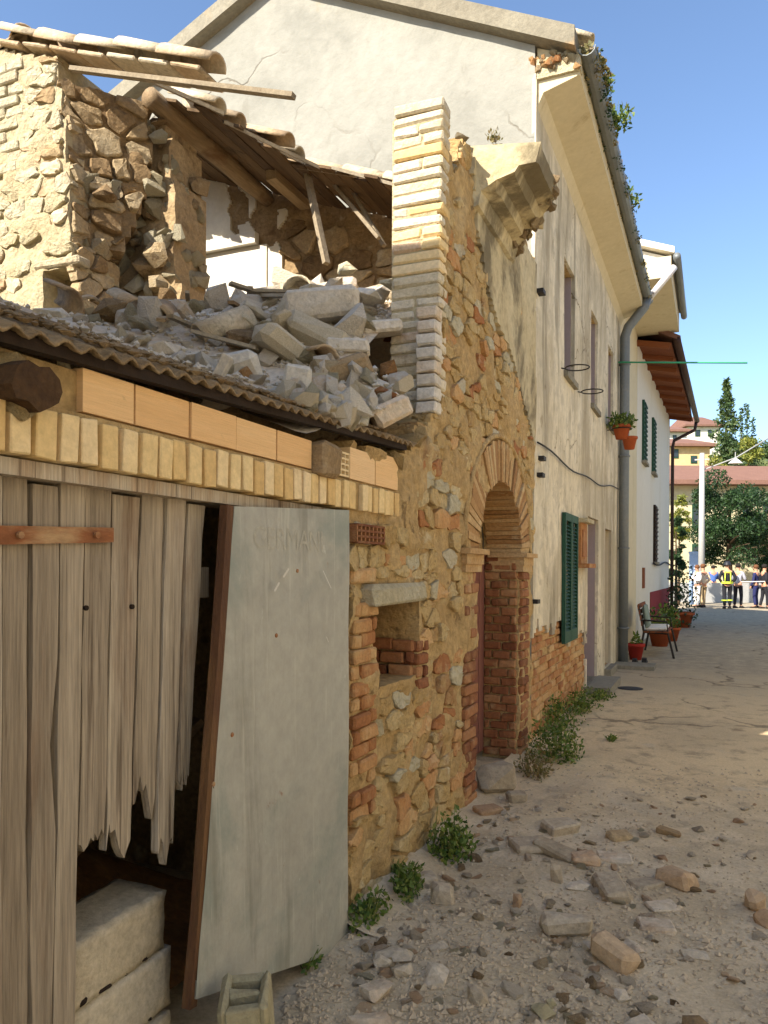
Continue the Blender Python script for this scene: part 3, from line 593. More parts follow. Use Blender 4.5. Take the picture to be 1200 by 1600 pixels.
v_, f_ = hull([p + Vector((FX - 0.02, a + (b - a) * 0.26, 1.985)) for p in block_pts(0.14, (b - a) * 0.46, 0.13, 0.012, 0.01)]); add('dark_brick', v_, f_, m_darkstone, sh)
MB().box(FX - 0.12, FX - 0.022, 1.16, 3.56, SOL1 + 0.014, 2.04).out('tile_backing', m_mortar, sh)
mb = MB().box(FX - 0.16, FX - 0.02, 1.16, 3.0, SOL0 - 0.045, SOL0 - 0.006); mb.out('lintel_board', m_plank, sh)
# timber beam end that sticks out under the eave
bp = onX(68, 604, FX + 0.09); mb = MB()
pr = [(math.cos(a_) * 0.066 * rs.uniform(.8, 1.15), math.sin(a_) * 0.052 * rs.uniform(.8, 1.15)) for a_ in [2 * math.pi * i / 13 for i in range(13)]]
mb.prism([Vector((FX - 0.6, bp.y + u, bp.z + 0.035 + v)) for u, v in pr], (0.67, 0, -0.03)); mb.out('beam_end', m_beamend, sh)
link('corner_stone', rock_mesh('r', m_stone), sh, onX(8, 600, FX - 0.02), Euler((0.2, 0.1, 0.4)), (0.16, 0.13, 0.17))
# corrugated roof
ROOF0, RSL, REX = 2.092, 0.375, FX + 0.045
def roofz(x, y=2.3): return ROOF0 - 0.012 + RSL * (REX - x) + 0.045 * (y - 1.3)
us = frange(1.17, 3.70, 0.0125); ws = [0, 0.05, 0.15, 0.3, 0.6, 1.0, 1.6, 2.2, 2.95]; mb = MB()
for side in (0, 1):
    for u in us:
        for w in ws:
            x = REX - w + (0.018 * nz(u, 0, 5, 4) if w == 0 else 0)
            mb.v.append(Vector((x, u, roofz(x, u) + 0.010 * math.sin(u * 2 * math.pi / 0.075) + 0.010 * nz(u, w, 1.5, 2) - side * 0.009)))
n = len(ws); N = len(us) * n
for i in range(len(us) - 1):
    for j in range(n - 1):
        q = (i * n + j, (i + 1) * n + j, (i + 1) * n + j + 1, i * n + j + 1); mb.f.append(q); mb.f.append(tuple(N + t_ for t_ in reversed(q)))
    mb.f.append((i * n, N + i * n, N + (i + 1) * n, (i + 1) * n))
mb.out('corrugated_sheet', m_roofmoss, sh, True)
MB().bar((FX + 0.008, 1.17, roofz(FX, 1.17) - 0.04), (FX + 0.008, 3.6, roofz(FX, 3.6) - 0.04), 0.035, 0.03).out('eave_batten', m_black, sh)
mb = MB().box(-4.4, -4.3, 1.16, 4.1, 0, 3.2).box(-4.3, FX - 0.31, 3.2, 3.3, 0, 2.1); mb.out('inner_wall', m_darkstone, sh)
dirt = MB()                                           # clods and lichen crust lying on the sheet
for k in range(900):
    x = REX - 0.02 - abs(rs.gauss(0, 0.35)); y = rs.uniform(1.1, 3.4); s = rs.uniform(0.006, 0.022)
    v_, f_ = [], []
    c = Vector((x, y, roofz(x, y) + 0.012 + s * 0.3)); o6 = [Vector(p) * s * rs.uniform(.7, 1.2) for p in ((1, 0, 0), (-1, 0, 0), (0, 1.3, 0), (0, -1.3, 0), (0, 0, .6), (0, 0, -.6))]
    dirt.raw([c + q for q in o6], [(0, 2, 4), (2, 1, 4), (1, 3, 4), (3, 0, 4), (2, 0, 5), (1, 2, 5), (3, 1, 5), (0, 3, 5)])
tag(dirt.out('roof_grit', m_roofmoss, None), 'brown lichen crust and grit lying on the corrugated shed roof', 'grit', kind='stuff')
# the dark inside: earth heap and leaning board seen through the torn gate
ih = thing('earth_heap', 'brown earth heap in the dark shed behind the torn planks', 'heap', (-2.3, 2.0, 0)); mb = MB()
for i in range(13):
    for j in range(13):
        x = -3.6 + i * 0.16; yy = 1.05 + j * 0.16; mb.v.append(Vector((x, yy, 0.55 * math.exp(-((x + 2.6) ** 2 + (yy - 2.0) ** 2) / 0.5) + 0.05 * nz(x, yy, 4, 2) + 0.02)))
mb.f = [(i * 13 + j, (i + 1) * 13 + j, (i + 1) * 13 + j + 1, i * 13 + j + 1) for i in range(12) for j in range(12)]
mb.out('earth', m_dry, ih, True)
tag(MB().bar((-2.2, 1.7, 0.3), (-1.9, 2.5, 0.95), 0.16, 0.03).out('fallen_board', m_timber), 'brown board leaning inside the dark shed gap', 'board')

# ================================================================== PLANK GATE
pg = thing('plank_gate', 'grey weathered plank gate, its lower right boards broken off in jagged ends', 'gate', (FX - 0.07, 1.7, 0))
GX = FX - 0.065
tops = [-12, 3, 46, 92, 133, 177, 222, 260, 293, 322]
bots = [-12, 2, 45, 86, 124, 168, 210, 249, 279, 300]
ends = [None, None, None, 'torn', 1310, 1320, 1250, 1322, 1215, 1190]
TIPS = {4: (2, 10, 4, -6, 8, -4, 6, -8), 5: (-40, -26, -30, -8, 2, 14, 22, 6), 6: (-6, -34, -46, -20, -30, -4, 24, 34), 7: (6, -26, -12, 14, 30, 22, -2, -16), 8: (10, -8, 18, -30, 4, -14, 12, -6)}
for i in range(9):
    ya, yb = onX(tops[i] + 2.0, 780, GX).y, onX(tops[i + 1] - 2.0, 780, GX).y
    yc, yd = onX(bots[i] + 2.0, 1200, GX).y, onX(bots[i + 1] - 2.0, 1200, GX).y
    zt = SOL0 - 0.03 - 0.012 * (i % 3) + (0.03 if i == 1 else 0); zl = onX(150, 1200, GX).z
    e = ends[i]; zb = 0.03 if e in (None, 'torn') else onX((bots[i] + bots[i + 1]) / 2, e, GX).z
    wob = [(rs.uniform(-.004, .004), rs.uniform(-.004, .004)) for _ in range(9)]
    def edge(z, f): k_ = (zt - z) / (zt - zl); return ya + (yc - ya) * k_ if f == 0 else yb + (yd - yb) * k_
    zs = [zt + (zb - zt) * q / 8 for q in range(9)]
    L = [(edge(z, 0) + wob[q][0], z) for q, z in enumerate(zs)]; Rr = [(edge(z, 1) + wob[q][1], z) for q, z in enumerate(zs)]
    if i == 2: Rr = [(u - (0.018 * math.exp(-((z - 1.12) / 0.1) ** 2)), z) for u, z in Rr]
    tip = []
    if e not in (None, 'torn'):
        m_ = 9
        for q in range(1, m_): f = q / m_; tip.append((L[-1][0] + (Rr[-1][0] - L[-1][0]) * (f + rs.uniform(-.05, .05)), zb - TIPS[i][q - 1] * 0.0017 + rs.uniform(-.008, .008)))
    outl = L + tip + list(reversed(Rr)); xo = rs.uniform(-.006, .006); th_ = 0.026
    bm = bmesh.new(); fr = [bm.verts.new((GX + xo, u, v)) for u, v in outl]; f0 = bm.faces.new(fr)
    ex = bmesh.ops.extrude_face_region(bm, geom=[f0]); bmesh.ops.translate(bm, vec=(-th_, 0, 0), verts=[v for v in ex['geom'] if isinstance(v, bmesh.types.BMVert)])
    bmesh.ops.triangulate(bm, faces=bm.faces[:]); bm.verts.index_update()
    add('plank', [v.co.copy() for v in bm.verts], [tuple(v.index for v in f.verts) for f in bm.faces], m_plank, pg); bm.free()
MB().box(GX - 0.07, GX - 0.03, 1.17, 2.12, 1.45, 1.55).out('ledge', m_plank, pg)
a = onX(-8, 836, GX + 0.012); b = onX(176, 836, GX + 0.012)
mb = MB().raw([(GX + x, yy, z) for x in (0.006, 0.016) for yy, z in ((a.y, a.z - 0.022), (b.y, b.z - 0.020), (b.y, b.z + 0.020), (a.y, a.z + 0.022))], [(0, 3, 2, 1), (4, 5, 6, 7), (0, 1, 5, 4), (1, 2, 6, 5), (2, 3, 7, 6), (3, 0, 4, 7)]); mb.out('strap_hinge', m_rust, pg)
for px in (30, 150):
    p = onX(px, 836, GX + 0.02); mb = MB(); mb.tube([p, p + Vector((0.008, 0, 0))], 0.009, 8); mb.out('bolt', m_rust, pg)
for (px, py) in ((75, 905), (75, 888), (136, 950), (208, 948)):
    p = onX(px, py, GX + 0.0045); mb = MB(); mb.tube([p - Vector((0.02, 0, 0)), p], 0.007 if py > 890 else 0.005, 9); mb.out('knot', m_black, pg)

# ================================================================== METAL SHEET closing the rest of the opening
ms = thing('metal_sheet', 'grey painted metal sheet door with faded chalk name, leaning in the shed opening', 'metal sheet', onX(430, 1520, FX + 0.02))
SX = FX + 0.045
cn = [onX(366, 791, SX - 0.02), onX(546, 797, SX), onX(543, 1482, SX), onX(306, 1562, SX + 0.02)]
mb = MB(); NU, NV = 14, 22
def sheetp(f, g_): return (cn[0].lerp(cn[1], f)).lerp(cn[3].lerp(cn[2], f), g_) + Vector((0.004 * nz(f * 2, g_ * 3, 1.5, 7) + 0.002 * nz(f, g_, 6, 3), 0, 0))
for side in (0, 1):
    for i in range(NU + 1):
        for j in range(NV + 1): mb.v.append(sheetp(i / NU, j / NV) - Vector((0.004 * side, 0, 0)))
N = (NU + 1) * (NV + 1)
for i in range(NU):
    for j in range(NV):
        q = (i * (NV + 1) + j, i * (NV + 1) + j + 1, (i + 1) * (NV + 1) + j + 1, (i + 1) * (NV + 1) + j); mb.f.append(q); mb.f.append(tuple(N + t_ for t_ in reversed(q)))
mb.out('sheet', m_sheet, ms, True)
mb = MB(); tp, bt = onX(356, 790, SX - 0.03), onX(297, 1572, SX)
segs = [tp.lerp(bt, q / 6) + Vector((rs.uniform(-.002, .002), rs.uniform(-.003, .003), 0)) for q in range(7)]
for q in range(6): mb.bar(segs[q], segs[q + 1] + (segs[q + 1] - segs[q]) * 0.01, 0.034, 0.03, up=(1, 0, 0))
mb.out('edge_post', m_rustwood, ms)
tx = bpy.data.curves.new('chalk_name', 'FONT'); tx.body = 'GERMANI'; tx.size = 0.085; tx.space_character = 0.92; tx.materials.append(m_chalkfaint)
to0 = bpy.data.objects.new('chalk_curve', tx); tme = bpy.data.meshes.new_from_object(to0); bpy.data.objects.remove(to0); bpy.data.curves.remove(tx)
if not tme.materials: tme.materials.append(m_chalkfaint)
to = bpy.data.objects.new('chalk_name', tme); COL.objects.link(to); to.parent = ms
c = onX(400, 856, SX)
def on_sheet(y, z):
    g_ = (cn[0].z - z) / (cn[0].z - cn[3].z)
    for _ in range(4):
        L0, R0 = cn[0].lerp(cn[3], g_), cn[1].lerp(cn[2], g_); f = (y - L0.y) / (R0.y - L0.y); zt_ = cn[0].z + (cn[1].z - cn[0].z) * f; zb_ = cn[3].z + (cn[2].z - cn[3].z) * f; g_ = (zt_ - z) / (zt_ - zb_)
    return sheetp(f, g_).x
bmt = bmesh.new(); bmt.from_mesh(tme); bmesh.ops.triangulate(bmt, faces=bmt.faces[:]); bmesh.ops.subdivide_edges(bmt, edges=[e for e in bmt.edges if e.calc_length() > .02], cuts=2)
for v in bmt.verts:
    y, z = c.y + v.co.x * 1.42, c.z + v.co.y * 1.3 + .006 * nz(v.co.x, v.co.y, 25, 2); v.co = Vector((on_sheet(y, z) + 0.0012, y, z)) - wloc(ms)
bmt.to_mesh(tme); bmt.free()
for (x0, y0, x1, y1, w) in ((451, 889, 443, 901, 0.008), (436, 911, 429, 923, 0.008), (505, 892, 517, 919, 0.004), (510, 995, 513, 1003, 0.003)):
    a, b = onX(x0, y0, SX + 0.012), onX(x1, y1, SX + 0.012); mb = MB(); mb.bar(a, b, 0.0016, w, up=(1, 0, 0)); mb.v = [v.copy() for v in mb.v]
    MB().raw(*hull([a + Vector((0, s1 * w / 2, s2 * w / 3)) for s1 in (-1, 1) for s2 in (-1, 1)] + [b + Vector((0.0012, s1 * w / 2, s2 * w / 3)) for s1 in (-1, 1) for s2 in (-1, 1)])).out('scratch', m_chalk, ms)
for (px, py) in ((467, 892), (433, 993), (363, 1148), (332, 1225)):
    p = onX(px, py, SX); p.x = on_sheet(p.y, p.z); mb = MB(); mb.tube([p, p + Vector((0.003, 0, 0)), p + Vector((0.004, 0, 0))], [0.008, 0.007, 0.003], 9); mb.out('rivet', m_rust, ms)

# ================================================================== BLOCKS at the foot of the gate
def hollow_block(name, label, cat, c, L, W, H_, mat, rotz, group=None, tilt=(0, 0)):
    b = thing(name, label, cat, c, group); b.rotation_euler = (tilt[0], tilt[1], rotz)
    t_ = 0.032; m_ = MB(); v_, f_ = [], []
    for (x0, x1, y0, y1) in ((-W / 2, -W / 2 + t_, -L / 2, L / 2), (W / 2 - t_, W / 2, -L / 2, L / 2)): 
        v_, f_ = hull([p + Vector(((x0 + x1) / 2, 0, H_ / 2)) for p in block_pts(t_, L, H_, 0.012, 0.004)]); m_.raw(v_, f_)
    o = link('shell', mkmesh('shell', m_.v, m_.f, mat), b, wloc(b)); m_ = MB()
    for yc in (-L / 2 + t_ / 2, 0, L / 2 - t_ / 2):
        v_, f_ = hull([p + Vector((0, yc, H_ / 2)) for p in block_pts(W - 2 * t_ + 0.01, t_, H_ - 0.012, 0.005, 0.004)]); m_.raw(v_, f_)
    link('web', mkmesh('web', m_.v, m_.f, mat), b, wloc(b)); return b
def solid_block(label, c, L, W, H_, mat, rotz, group):
    b = thing('concrete_block', label, 'block', c, group); b.rotation_euler = (0, 0, rotz)
    bm = bmesh.new(); bmesh.ops.create_cube(bm, size=1); bmesh.ops.scale(bm, vec=(W, L, H_), verts=bm.verts); bmesh.ops.subdivide_edges(bm, edges=bm.edges[:], cuts=7, use_grid_fill=True)
    for v in bm.verts:
        n_ = noise.noise_vector(v.co * 14 + Vector((c[2] * 9, 0, 0))) * 0.008 + noise.noise_vector(v.co * 45) * 0.004; e_ = (abs(v.co.x) > W * .49) + (abs(v.co.y) > L * .49) + (abs(v.co.z) > H_ * .49)
        v.co += n_; 
        if e_ >= 2: v.co *= 0.965
    bm.verts.index_update(); V = [v.co + Vector((0, 0, H_ / 2)) for v in bm.verts]; Fc = [tuple(v.index for v in f.verts) for f in bm.faces]; bm.free()
    link('body', mkmesh('body', V, Fc, mat, True), b, wloc(b))
    for k in range(4):
        yk = -L / 2 + L * (0.14 + 0.2 * k); hw = (0.014, 0.03, 0.012, 0.016)[k]
        v_, f_ = hull([Vector((W / 2 - 0.012 + p.x, yk + p.y, 0.012 + p.z)) for p in block_pts(0.026, hw * 2, 0.022, 0.006, 0.004)])
        link('painted_hole', mkmesh('painted_hole', v_, f_, m_black), b, wloc(b))  # black plugs paint in the darkness of the core holes
bc = (onX(122, 1500, FX - 0.1).y + onX(264, 1500, FX - 0.1).y) / 2 - 0.03
for k, lab in enumerate(('bottom concrete block of the stack behind the torn gate', 'middle rough concrete block in the stack behind the torn gate', 'top concrete block of the stack showing below the torn planks')):
    solid_block(lab, (FX - 0.19, bc + (0.0, 0.015, -0.005)[k], 0.185 * k + 0.005), 0.42, 0.2, 0.18, m_conc, 0.05 * (k - 1), 'concrete blocks stacked in the gate')
p = onX(392, 1600, FX + 0.20); p.z = gz(p.x, p.y) + 0.005
hollow_block('broken_block', 'broken mossy hollow concrete block upright in front of the metal sheet', 'block', p, 0.19, 0.15, onX(392, 1540, FX + 0.20).z - p.z, m_yconc, 0.5, tilt=(0.05, -0.06))

# ================================================================== RUIN: cross wall, stub, party wall
def ruinroof(x): return 5.17 - 0.36 * (x + 3.84)
rw = random.Random(5)
YA = 4.2
cw = thing('broken_cross_wall', 'sunlit cream stone wall left standing high on the left, torn open at its right edge', 'wall', (-5.2, YA, 2.5))
def cw_edge(v): return -4.30 - 0.12 * max(0, v - 4.3) + 0.05 * nz(v, 0, 5, 2) + (0.05 if v < 3.9 else 0)
CWN = (onY(66, 450, YA).x, onY(112, 450, YA).x, onY(85, 498, YA).z, onY(85, 420, YA).z)        # small window recess
def cw_ok(u, v): return u < cw_edge(v) and v < ruinroof(u) - 0.12 + 0.03 * nz(u, v, 6, 3) and not (CWN[0] < u < CWN[1] and CWN[2] < v < CWN[3])
slab('mortar_core', frange(-6.7, -4.1, 0.04), frange(2.4, 6.2, 0.04), cw_ok, lambda u, v: -0.008 + smear(u, v, 31) + 0.020 * nz(u, v, 4, 1) + 0.012 * nz(u, v, 14, 2), 0.47, mapYf(YA), m_limemortar, cw)
def cws(u, v): return cw_ok(u, v) and not (CWN[0] - .12 < u < CWN[1] + .02 and CWN[2] - .02 < v < CWN[3] + .02) and not (u > CWN[1] - 0.01 and v < CWN[3] + .05)
stones(-6.6, -4.15, 2.9, 6.1, 0.20, 0.09, lambda u, v: cws(u, v) and not (v > 4.5 and u < -4.75), mapYf(YA), [m_limestone] * 6 + [m_coppo, m_darkstone], cw, rw, hgt=(-0.002, 0.026), gap=0.95, drop=0.14, kv=1.9)
bricks(-6.4, -4.75, 4.5, 5.9, 0.27, 0.085, lambda u, v: cw_ok(u, v) and cw_ok(u + .1, v + .05), mapYf(YA), m_limestone, cw, rw, axis='Y', w=(0.004, 0.025), skip=0.12)
bricks(CWN[1], cw_edge(3.5), 2.9, CWN[3] + 0.04, 0.26, 0.075, lambda u, v: True, mapYf(YA), m_ybrick, cw, rw, axis='Y', w=(0.006, 0.022))
v_, f_ = hull([p + Vector(((CWN[0] + CWN[1]) / 2, YA + 0.05, CWN[3] + 0.04)) for p in block_pts(CWN[1] - CWN[0] + 0.14, 0.14, 0.06, 0.01, 0.006)]); add('lintel_stone', v_, f_, m_limestone, cw)
MB().box(CWN[0] - .02, CWN[1] + .02, YA + 0.2, YA + 0.22, CWN[2] - .02, CWN[3] + .02).out('recess_back', m_limemortar, cw)
# torn end face, looking towards the street
stones(YA + 0.02, YA + 0.46, 2.9, 5.1, 0.17, 0.11, lambda u, v: YA + 0.015 < u < YA + 0.465 and v < 5.05, lambda u, v, w: Vector((cw_edge(v) + w - 0.01, u, v)), m_darkstone, cw, rw, hgt=(0.01, 0.05), gap=0.97)
DU, DN = Vector((0.612, 0.791, 0)), Vector((0.791, -0.612, 0))      # torn inner face, running back from the corner
def mapD(u, v, w): return Vector((-4.40, 4.24, v)) + DU * u + DN * w
def tf_ok(u, v): return 0 < u < 0.62 + 0.10 * nz(v, 3, 4, 2) - 0.35 * max(0, 4.45 - v) and 3.95 < v < 5.12
slab('torn_core', frange(0, 0.8, 0.04), frange(3.9, 5.15, 0.04), tf_ok, lambda u, v: 0.05 * nz(u, v, 5, 3) + 0.02 * nz(u, v, 14, 3), 0.3, mapD, m_darkstone, cw)
stones(0, 0.75, 3.95, 5.15, 0.2, 0.14, tf_ok, mapD, m_darkstone, cw, rw, hgt=(0.01, 0.07), gap=0.92, name='torn_stone')
for k in range(24):
    z = rw.uniform(3.9, 4.6); s = rw.uniform(0.10, 0.22)
    link('torn_stone', rock_mesh('r', rw.choice((m_darkstone, m_limestone, m_darkstone))), cw, (cw_edge(z) + rw.uniform(-.05, .22) * min(1, max(0.3, (z - 3.7))), YA + rw.uniform(0.12, 0.5), z), Euler([rw.uniform(0, 6) for _ in range(3)]), (s, s * 0.9, s * 0.65))
# ragged stub behind it
st = thing('wall_stub', 'ragged rubble wall stub standing behind the torn cross wall', 'wall', (-4.0, 4.95, 2.8))
def st_r(v): return -3.84 + 0.20 * nz(v, 1, 2.6, 6) - 0.10 * max(0, v - 4.2) - 0.25 * max(0, min(1, (3.5 - v) / -0.3)) * 0
def st_l(v): return -4.42 + 0.05 * nz(v, 5, 4, 2)
def st_in(u, v): return st_l(v) < u < st_r(v) and v < 5.0
slab('rubble_core', frange(-4.6, -3.5, 0.05), frange(2.6, 5.05, 0.05), st_in, lambda u, v: 0.06 * nz(u, v, 4, 5) + 0.03 * nz(u, v, 11, 4), 0.4, mapYf(4.82), m_darkstone, st)
for k in range(120):
    z = rw.uniform(2.9, 5.0); s = rw.uniform(0.08, 0.22); e = rw.random() < 0.35
    link('torn_stone', rock_mesh('r', rw.choice((m_darkstone, m_limestone, m_limestone))), st, ((st_r(z) + rw.uniform(-.10, .03)) if e else rw.uniform(st_l(z) + .02, st_r(z) - .03), 4.80 + (rw.uniform(0, .35) if e else rw.uniform(-.06, .02)), z), Euler([rw.uniform(0, 6) for _ in range(3)]), (s, s, s * 0.7))
# party wall against the white gable: whitewashed left, bare stone right
YP = 6.42
pw = thing('party_wall', 'shaded inner wall of the ruin, whitewashed on the left and bare stone on the right', 'wall', (-3.5, YP, 2.5))
def pw_ok(u, v): return v < ruinroof(u) - 0.02
slab('mortar_core', frange(-6.6, FX - 0.30, 0.05), frange(2.4, 6.1, 0.05), pw_ok, lambda u, v: 0.015 * nz(u, v, 5, 1) + 0.01 * nz(u, v, 15, 2), 0.16, mapYf(YP), m_darkstone, pw)
XW = onY(440, 400, YP).x
holes = [(onY(374, 330, YP), 0.12), (onY(416, 350, YP), 0.15), (onY(366, 300, YP), 0.07)]
def ww_ok(u, v):
    if not pw_ok(u, v) or u > XW + 0.12 * nz(v, 2, 4, 4) - (0.12 if v > 5.0 else 0): return False
    for h, r in holes:
        if ((u - h.x) / r) ** 2 + ((v - h.z) / (r * 1.7)) ** 2 < 1 + 0.9 * nz(u, v, 7, 6): return False
    return v > 3.9
slab('whitewash_coat', frange(-5.6, XW + 0.2, 0.018), frange(3.6, 5.9, 0.018), ww_ok, lambda u, v: 0.028 + 0.005 * nz(u, v, 3, 3), 0.02, mapYf(YP), m_whitewash, pw)
stones(XW - 0.1, FX - 0.32, 2.9, 5.1, 0.26, 0.15, lambda u, v: pw_ok(u, v) and u > XW + 0.05 and v < ruinroof(u) - 0.2, mapYf(YP), m_darkstone, pw, rw, hgt=(0.01, 0.06), gap=0.93)
n0, n1 = onY(303, 440, YP).x, onY(420, 440, YP).x; nt_, nb_ = onY(350, 392, YP).z, onY(380, 486, YP).z
mb = MB().box(n0 - 0.25, n1 - 0.10, YP - 0.10, YP - 0.026, nt_ - 0.02, nt_ + 0.09); mb.out('white_lintel', m_white, pw)
slab('white_panel', frange(n0 - 0.5, n1, 0.02), frange(nb_ - 0.1, nt_ - 0.03, 0.02), lambda u, v: v > nb_ + 0.04 * nz(u, v, 6, 2) and u < n1 - 0.02 * nz(v, u, 8, 1), lambda u, v: 0.045 + 0.003 * nz(u, v, 6, 5), 0.03, mapYf(YP), m_white, pw)
stones(n0 - 0.4, n1 + 0.1, 3.5, nb_, 0.3, 0.2, lambda u, v: v < nb_ - 0.03, mapYf(YP), m_dry, pw, rw, hgt=(0.02, 0.08), gap=0.98, name='earthy_stone')
# rear wall of the ruin (closes it on the far left)
mb = MB().box(-6.75, -6.62, 4.2, 6.6, 0, 6.0); tag(mb.out('rear_wall', m_darkstone), 'rear wall closing the ruin behind the torn cross wall', 'wall')

# ================================================================== COLLAPSED ROOF
rf = thing('collapsed_roof', 'broken tiled roof edge with log purlin and splintered boards hanging over the ruin', 'roof', (-3.8, 5.0, 5.0))
def roofpt(px, py, dz=0.0):
    d = ray(px, py); t_ = (5.17 + dz - 0.36 * 3.84 - CAM.z - 0.36 * CAM.x) / (d.z + 0.36 * d.x); return CAM + d * t_
bl = [roofpt(p, q) for p, q in ((235, 130), (330, 172), (405, 215), (480, 255), (560, 275), (632, 288))]
def brk(x):
    if x <= -3.90: return 5.55
    if x <= bl[0].x: return bl[0].y - 0.1
    for a, b in zip(bl, bl[1:]):
        if a.x <= x <= b.x: return a.y + (b.y - a.y) * (x - a.x) / (b.x - a.x)
    return bl[-1].y
def coppo(L=0.44, r0=0.105, r1=0.085, n=8, th_=0.014):
    v, f = [], []
    for side in (0, 1):
        for i, (x, r) in enumerate(((0, r0), (L, r1))):
            for k in range(n + 1):
                a = math.pi * k / n; rr_ = r - th_ * side; v.append((x, rr_ * math.cos(a), rr_ * math.sin(a) * 0.85))
    N1 = n + 1
    for k in range(n): f += [(k, k + 1, N1 + k + 1, N1 + k), (2 * N1 + k, 3 * N1 + k, 3 * N1 + k + 1, 2 * N1 + k + 1), (k, 2 * N1 + k, 2 * N1 + k + 1, k + 1), (N1 + k, N1 + k + 1, 3 * N1 + k + 1, 3 * N1 + k)]
    f += [(0, N1, 3 * N1, 2 * N1), (n, 2 * N1 + n, 3 * N1 + n, N1 + n)]
    return mkmesh('roof_tile', v, f, m_coppo, True)
tile = coppo(); slope = math.atan(0.36)
# verge course on the cross wall
x = -4.93
for k in range(5):
    p = Vector((x, YA + 0.02 + rw.uniform(-.02, .02), ruinroof(x) - 0.035 + rw.uniform(0, .02)))
    link('roof_tile', tile, rf, p, Euler((rw.uniform(-.12, .12), slope + rw.uniform(-.05, .05), rw.uniform(-.06, .06))), (1, 1.15, 1.15)); x += 0.37
for k in range(7):
    x = -5.0 + k * 0.27; link('flat_tile', brick_mesh(0.26, 0.3, 0.03, m_coppo), rf, (x + 0.13, YA + 0.1, ruinroof(x + 0.13) - 0.07 + rw.uniform(-.01, .006)), Euler((0, slope + rw.uniform(-.04, .04), rw.uniform(-.05, .05))))
a = onY(112, 108, YA - 0.02); b = onY(459, 150, YA - 0.02); MB().bar(a, b, 0.05, 0.03).out('long_batten', m_paletimber, rf)
# tile rows further back, only behind the broken edge
yy = 4.45
while yy < 6.4:
    x = -6.2 + rw.uniform(0, .1)
    while x < -1.75:
        if yy > brk(x + 0.2) + 0.02 and not (yy < 4.9 and x > -3.9):
            link('roof_tile', tile, rf, (x, yy, ruinroof(x) + 0.035 + rw.uniform(0, .015)), Euler((rw.uniform(-.08, .08), slope, rw.uniform(-.06, .06))))
        x += 0.37
    yy += 0.23
# decking boards under the tiles
x = -6.3
while x < -1.8:
    y0 = brk(x) + rw.uniform(-.12, .12)
    if y0 < 6.3: MB().bar((x, y0, ruinroof(x) - 0.03), (x + rw.uniform(-.03, .03), 6.40, ruinroof(x) - 0.03), 0.125, 0.022, up=(0.34, 0, 0.94)).out('deck_board', m_deck, rf)
    x += 0.135
# lit boards along the break
for (p0, q0, p1, q1, w, dz) in ((318, 178, 482, 258, 0.10, 0.0), (350, 190, 500, 262, 0.06, -0.03), (240, 128, 350, 178, 0.16, -0.02), (468, 262, 556, 275, 0.07, -0.02), (520, 262, 630, 292, 0.06, -0.02)):
    a, b = roofpt(p0, q0, dz), roofpt(p1, q1, dz); MB().bar(a, b, w, 0.025, up=(0.34, -0.3, 0.9)).out('split_board', m_paletimber, rf)
for x, y0, y1 in ((roofpt(428, 262).x, roofpt(428, 262).y - 0.05, 6.4),):
    MB().bar((x, y0, ruinroof(x) - 0.08), (x, y1, ruinroof(x) - 0.08), 0.1, 0.09).out('joist', m_timber, rf)
# log purlin
a = onX(232, 152, -3.98); b = onX(402, 298, -3.98); d = (b - a); pts = [a + d * (q / 7) + Vector((rw.uniform(-.01, .01), 0, rw.uniform(-.01, .01))) for q in range(8)]; pts.append(b + d * 0.12)
mb = MB(); mb.tube(pts, [0.075, 0.08, 0.084, 0.084, 0.082, 0.08, 0.078, 0.074, 0.07], 12); mb.out('log_purlin', m_log, rf, True)
bl2 = rw.uniform(0, 1)
for (p0, q0, p1, q1, Y_, w) in ((478, 262, 510, 412, 5.75, 0.055), (515, 280, 592, 372, 5.9, 0.04), (545, 288, 600, 384, 6.0, 0.038), (262, 170, 292, 300, 5.2, 0.07)):
    MB().bar(onY(p0, q0, Y_), onY(p1, q1, Y_ - 0.1), w, w * 0.7).out('hanging_lath', m_paletimber, rf)
# roof scraps at the far left
for k in range(5):
    p = onY(-8 + k * 9, 96 - k * 2, 4.3 + k * .03); link('roof_tile', tile, rf, p, Euler((rw.uniform(-.3, .3), slope * 0.2, rw.uniform(-.6, .6))), (0.8, 1, 1))

# ================================================================== RUBBLE HEAP on the shed roof and the collapsed floor
def sm(t_): t_ = max(0, min(1, t_)); return t_ * t_ * (3 - 2 * t_)
CREST = [(-4.7, 3.02), (-4.3, 3.08), (-3.62, 3.2), (-2.93, 3.36), (-2.4, 3.42), (-1.7, 3.22), (-1.2, 3.0)]
def crest(x):
    for (a, za), (b, zb_) in zip(CREST, CREST[1:]):
        if a <= x <= b: return za + (zb_ - za) * (x - a) / (b - a)
    return CREST[0][1] if x < -4.7 else CREST[-1][1]
def heapz(x, y):
    base = min(roofz(x, min(y, 3.7)), 3.0) + 0.012
    z = base + max(0, crest(x) - base) * sm((y - 2.9) / 1.9) - 0.25 * sm((y - 5.2) / 0.8)
    return z + 0.55 * math.exp(-((x + 4.2) / 0.8) ** 2 - ((y - 6.35) / 0.4) ** 2) + 0.03 * nz(x, y, 4, 3)
hx = frange(-4.6, REX - 0.03, 0.08); hy = frange(2.5, 6.45, 0.08)
def hz(x, y):
    edge = min(1, (y - 2.5) / 0.5); z = heapz(x, y)
    return z - 0.10 * (1 - sm(edge))
hv = [(x, y, hz(x, y)) for x in hx for y in hy]; n = len(hy)
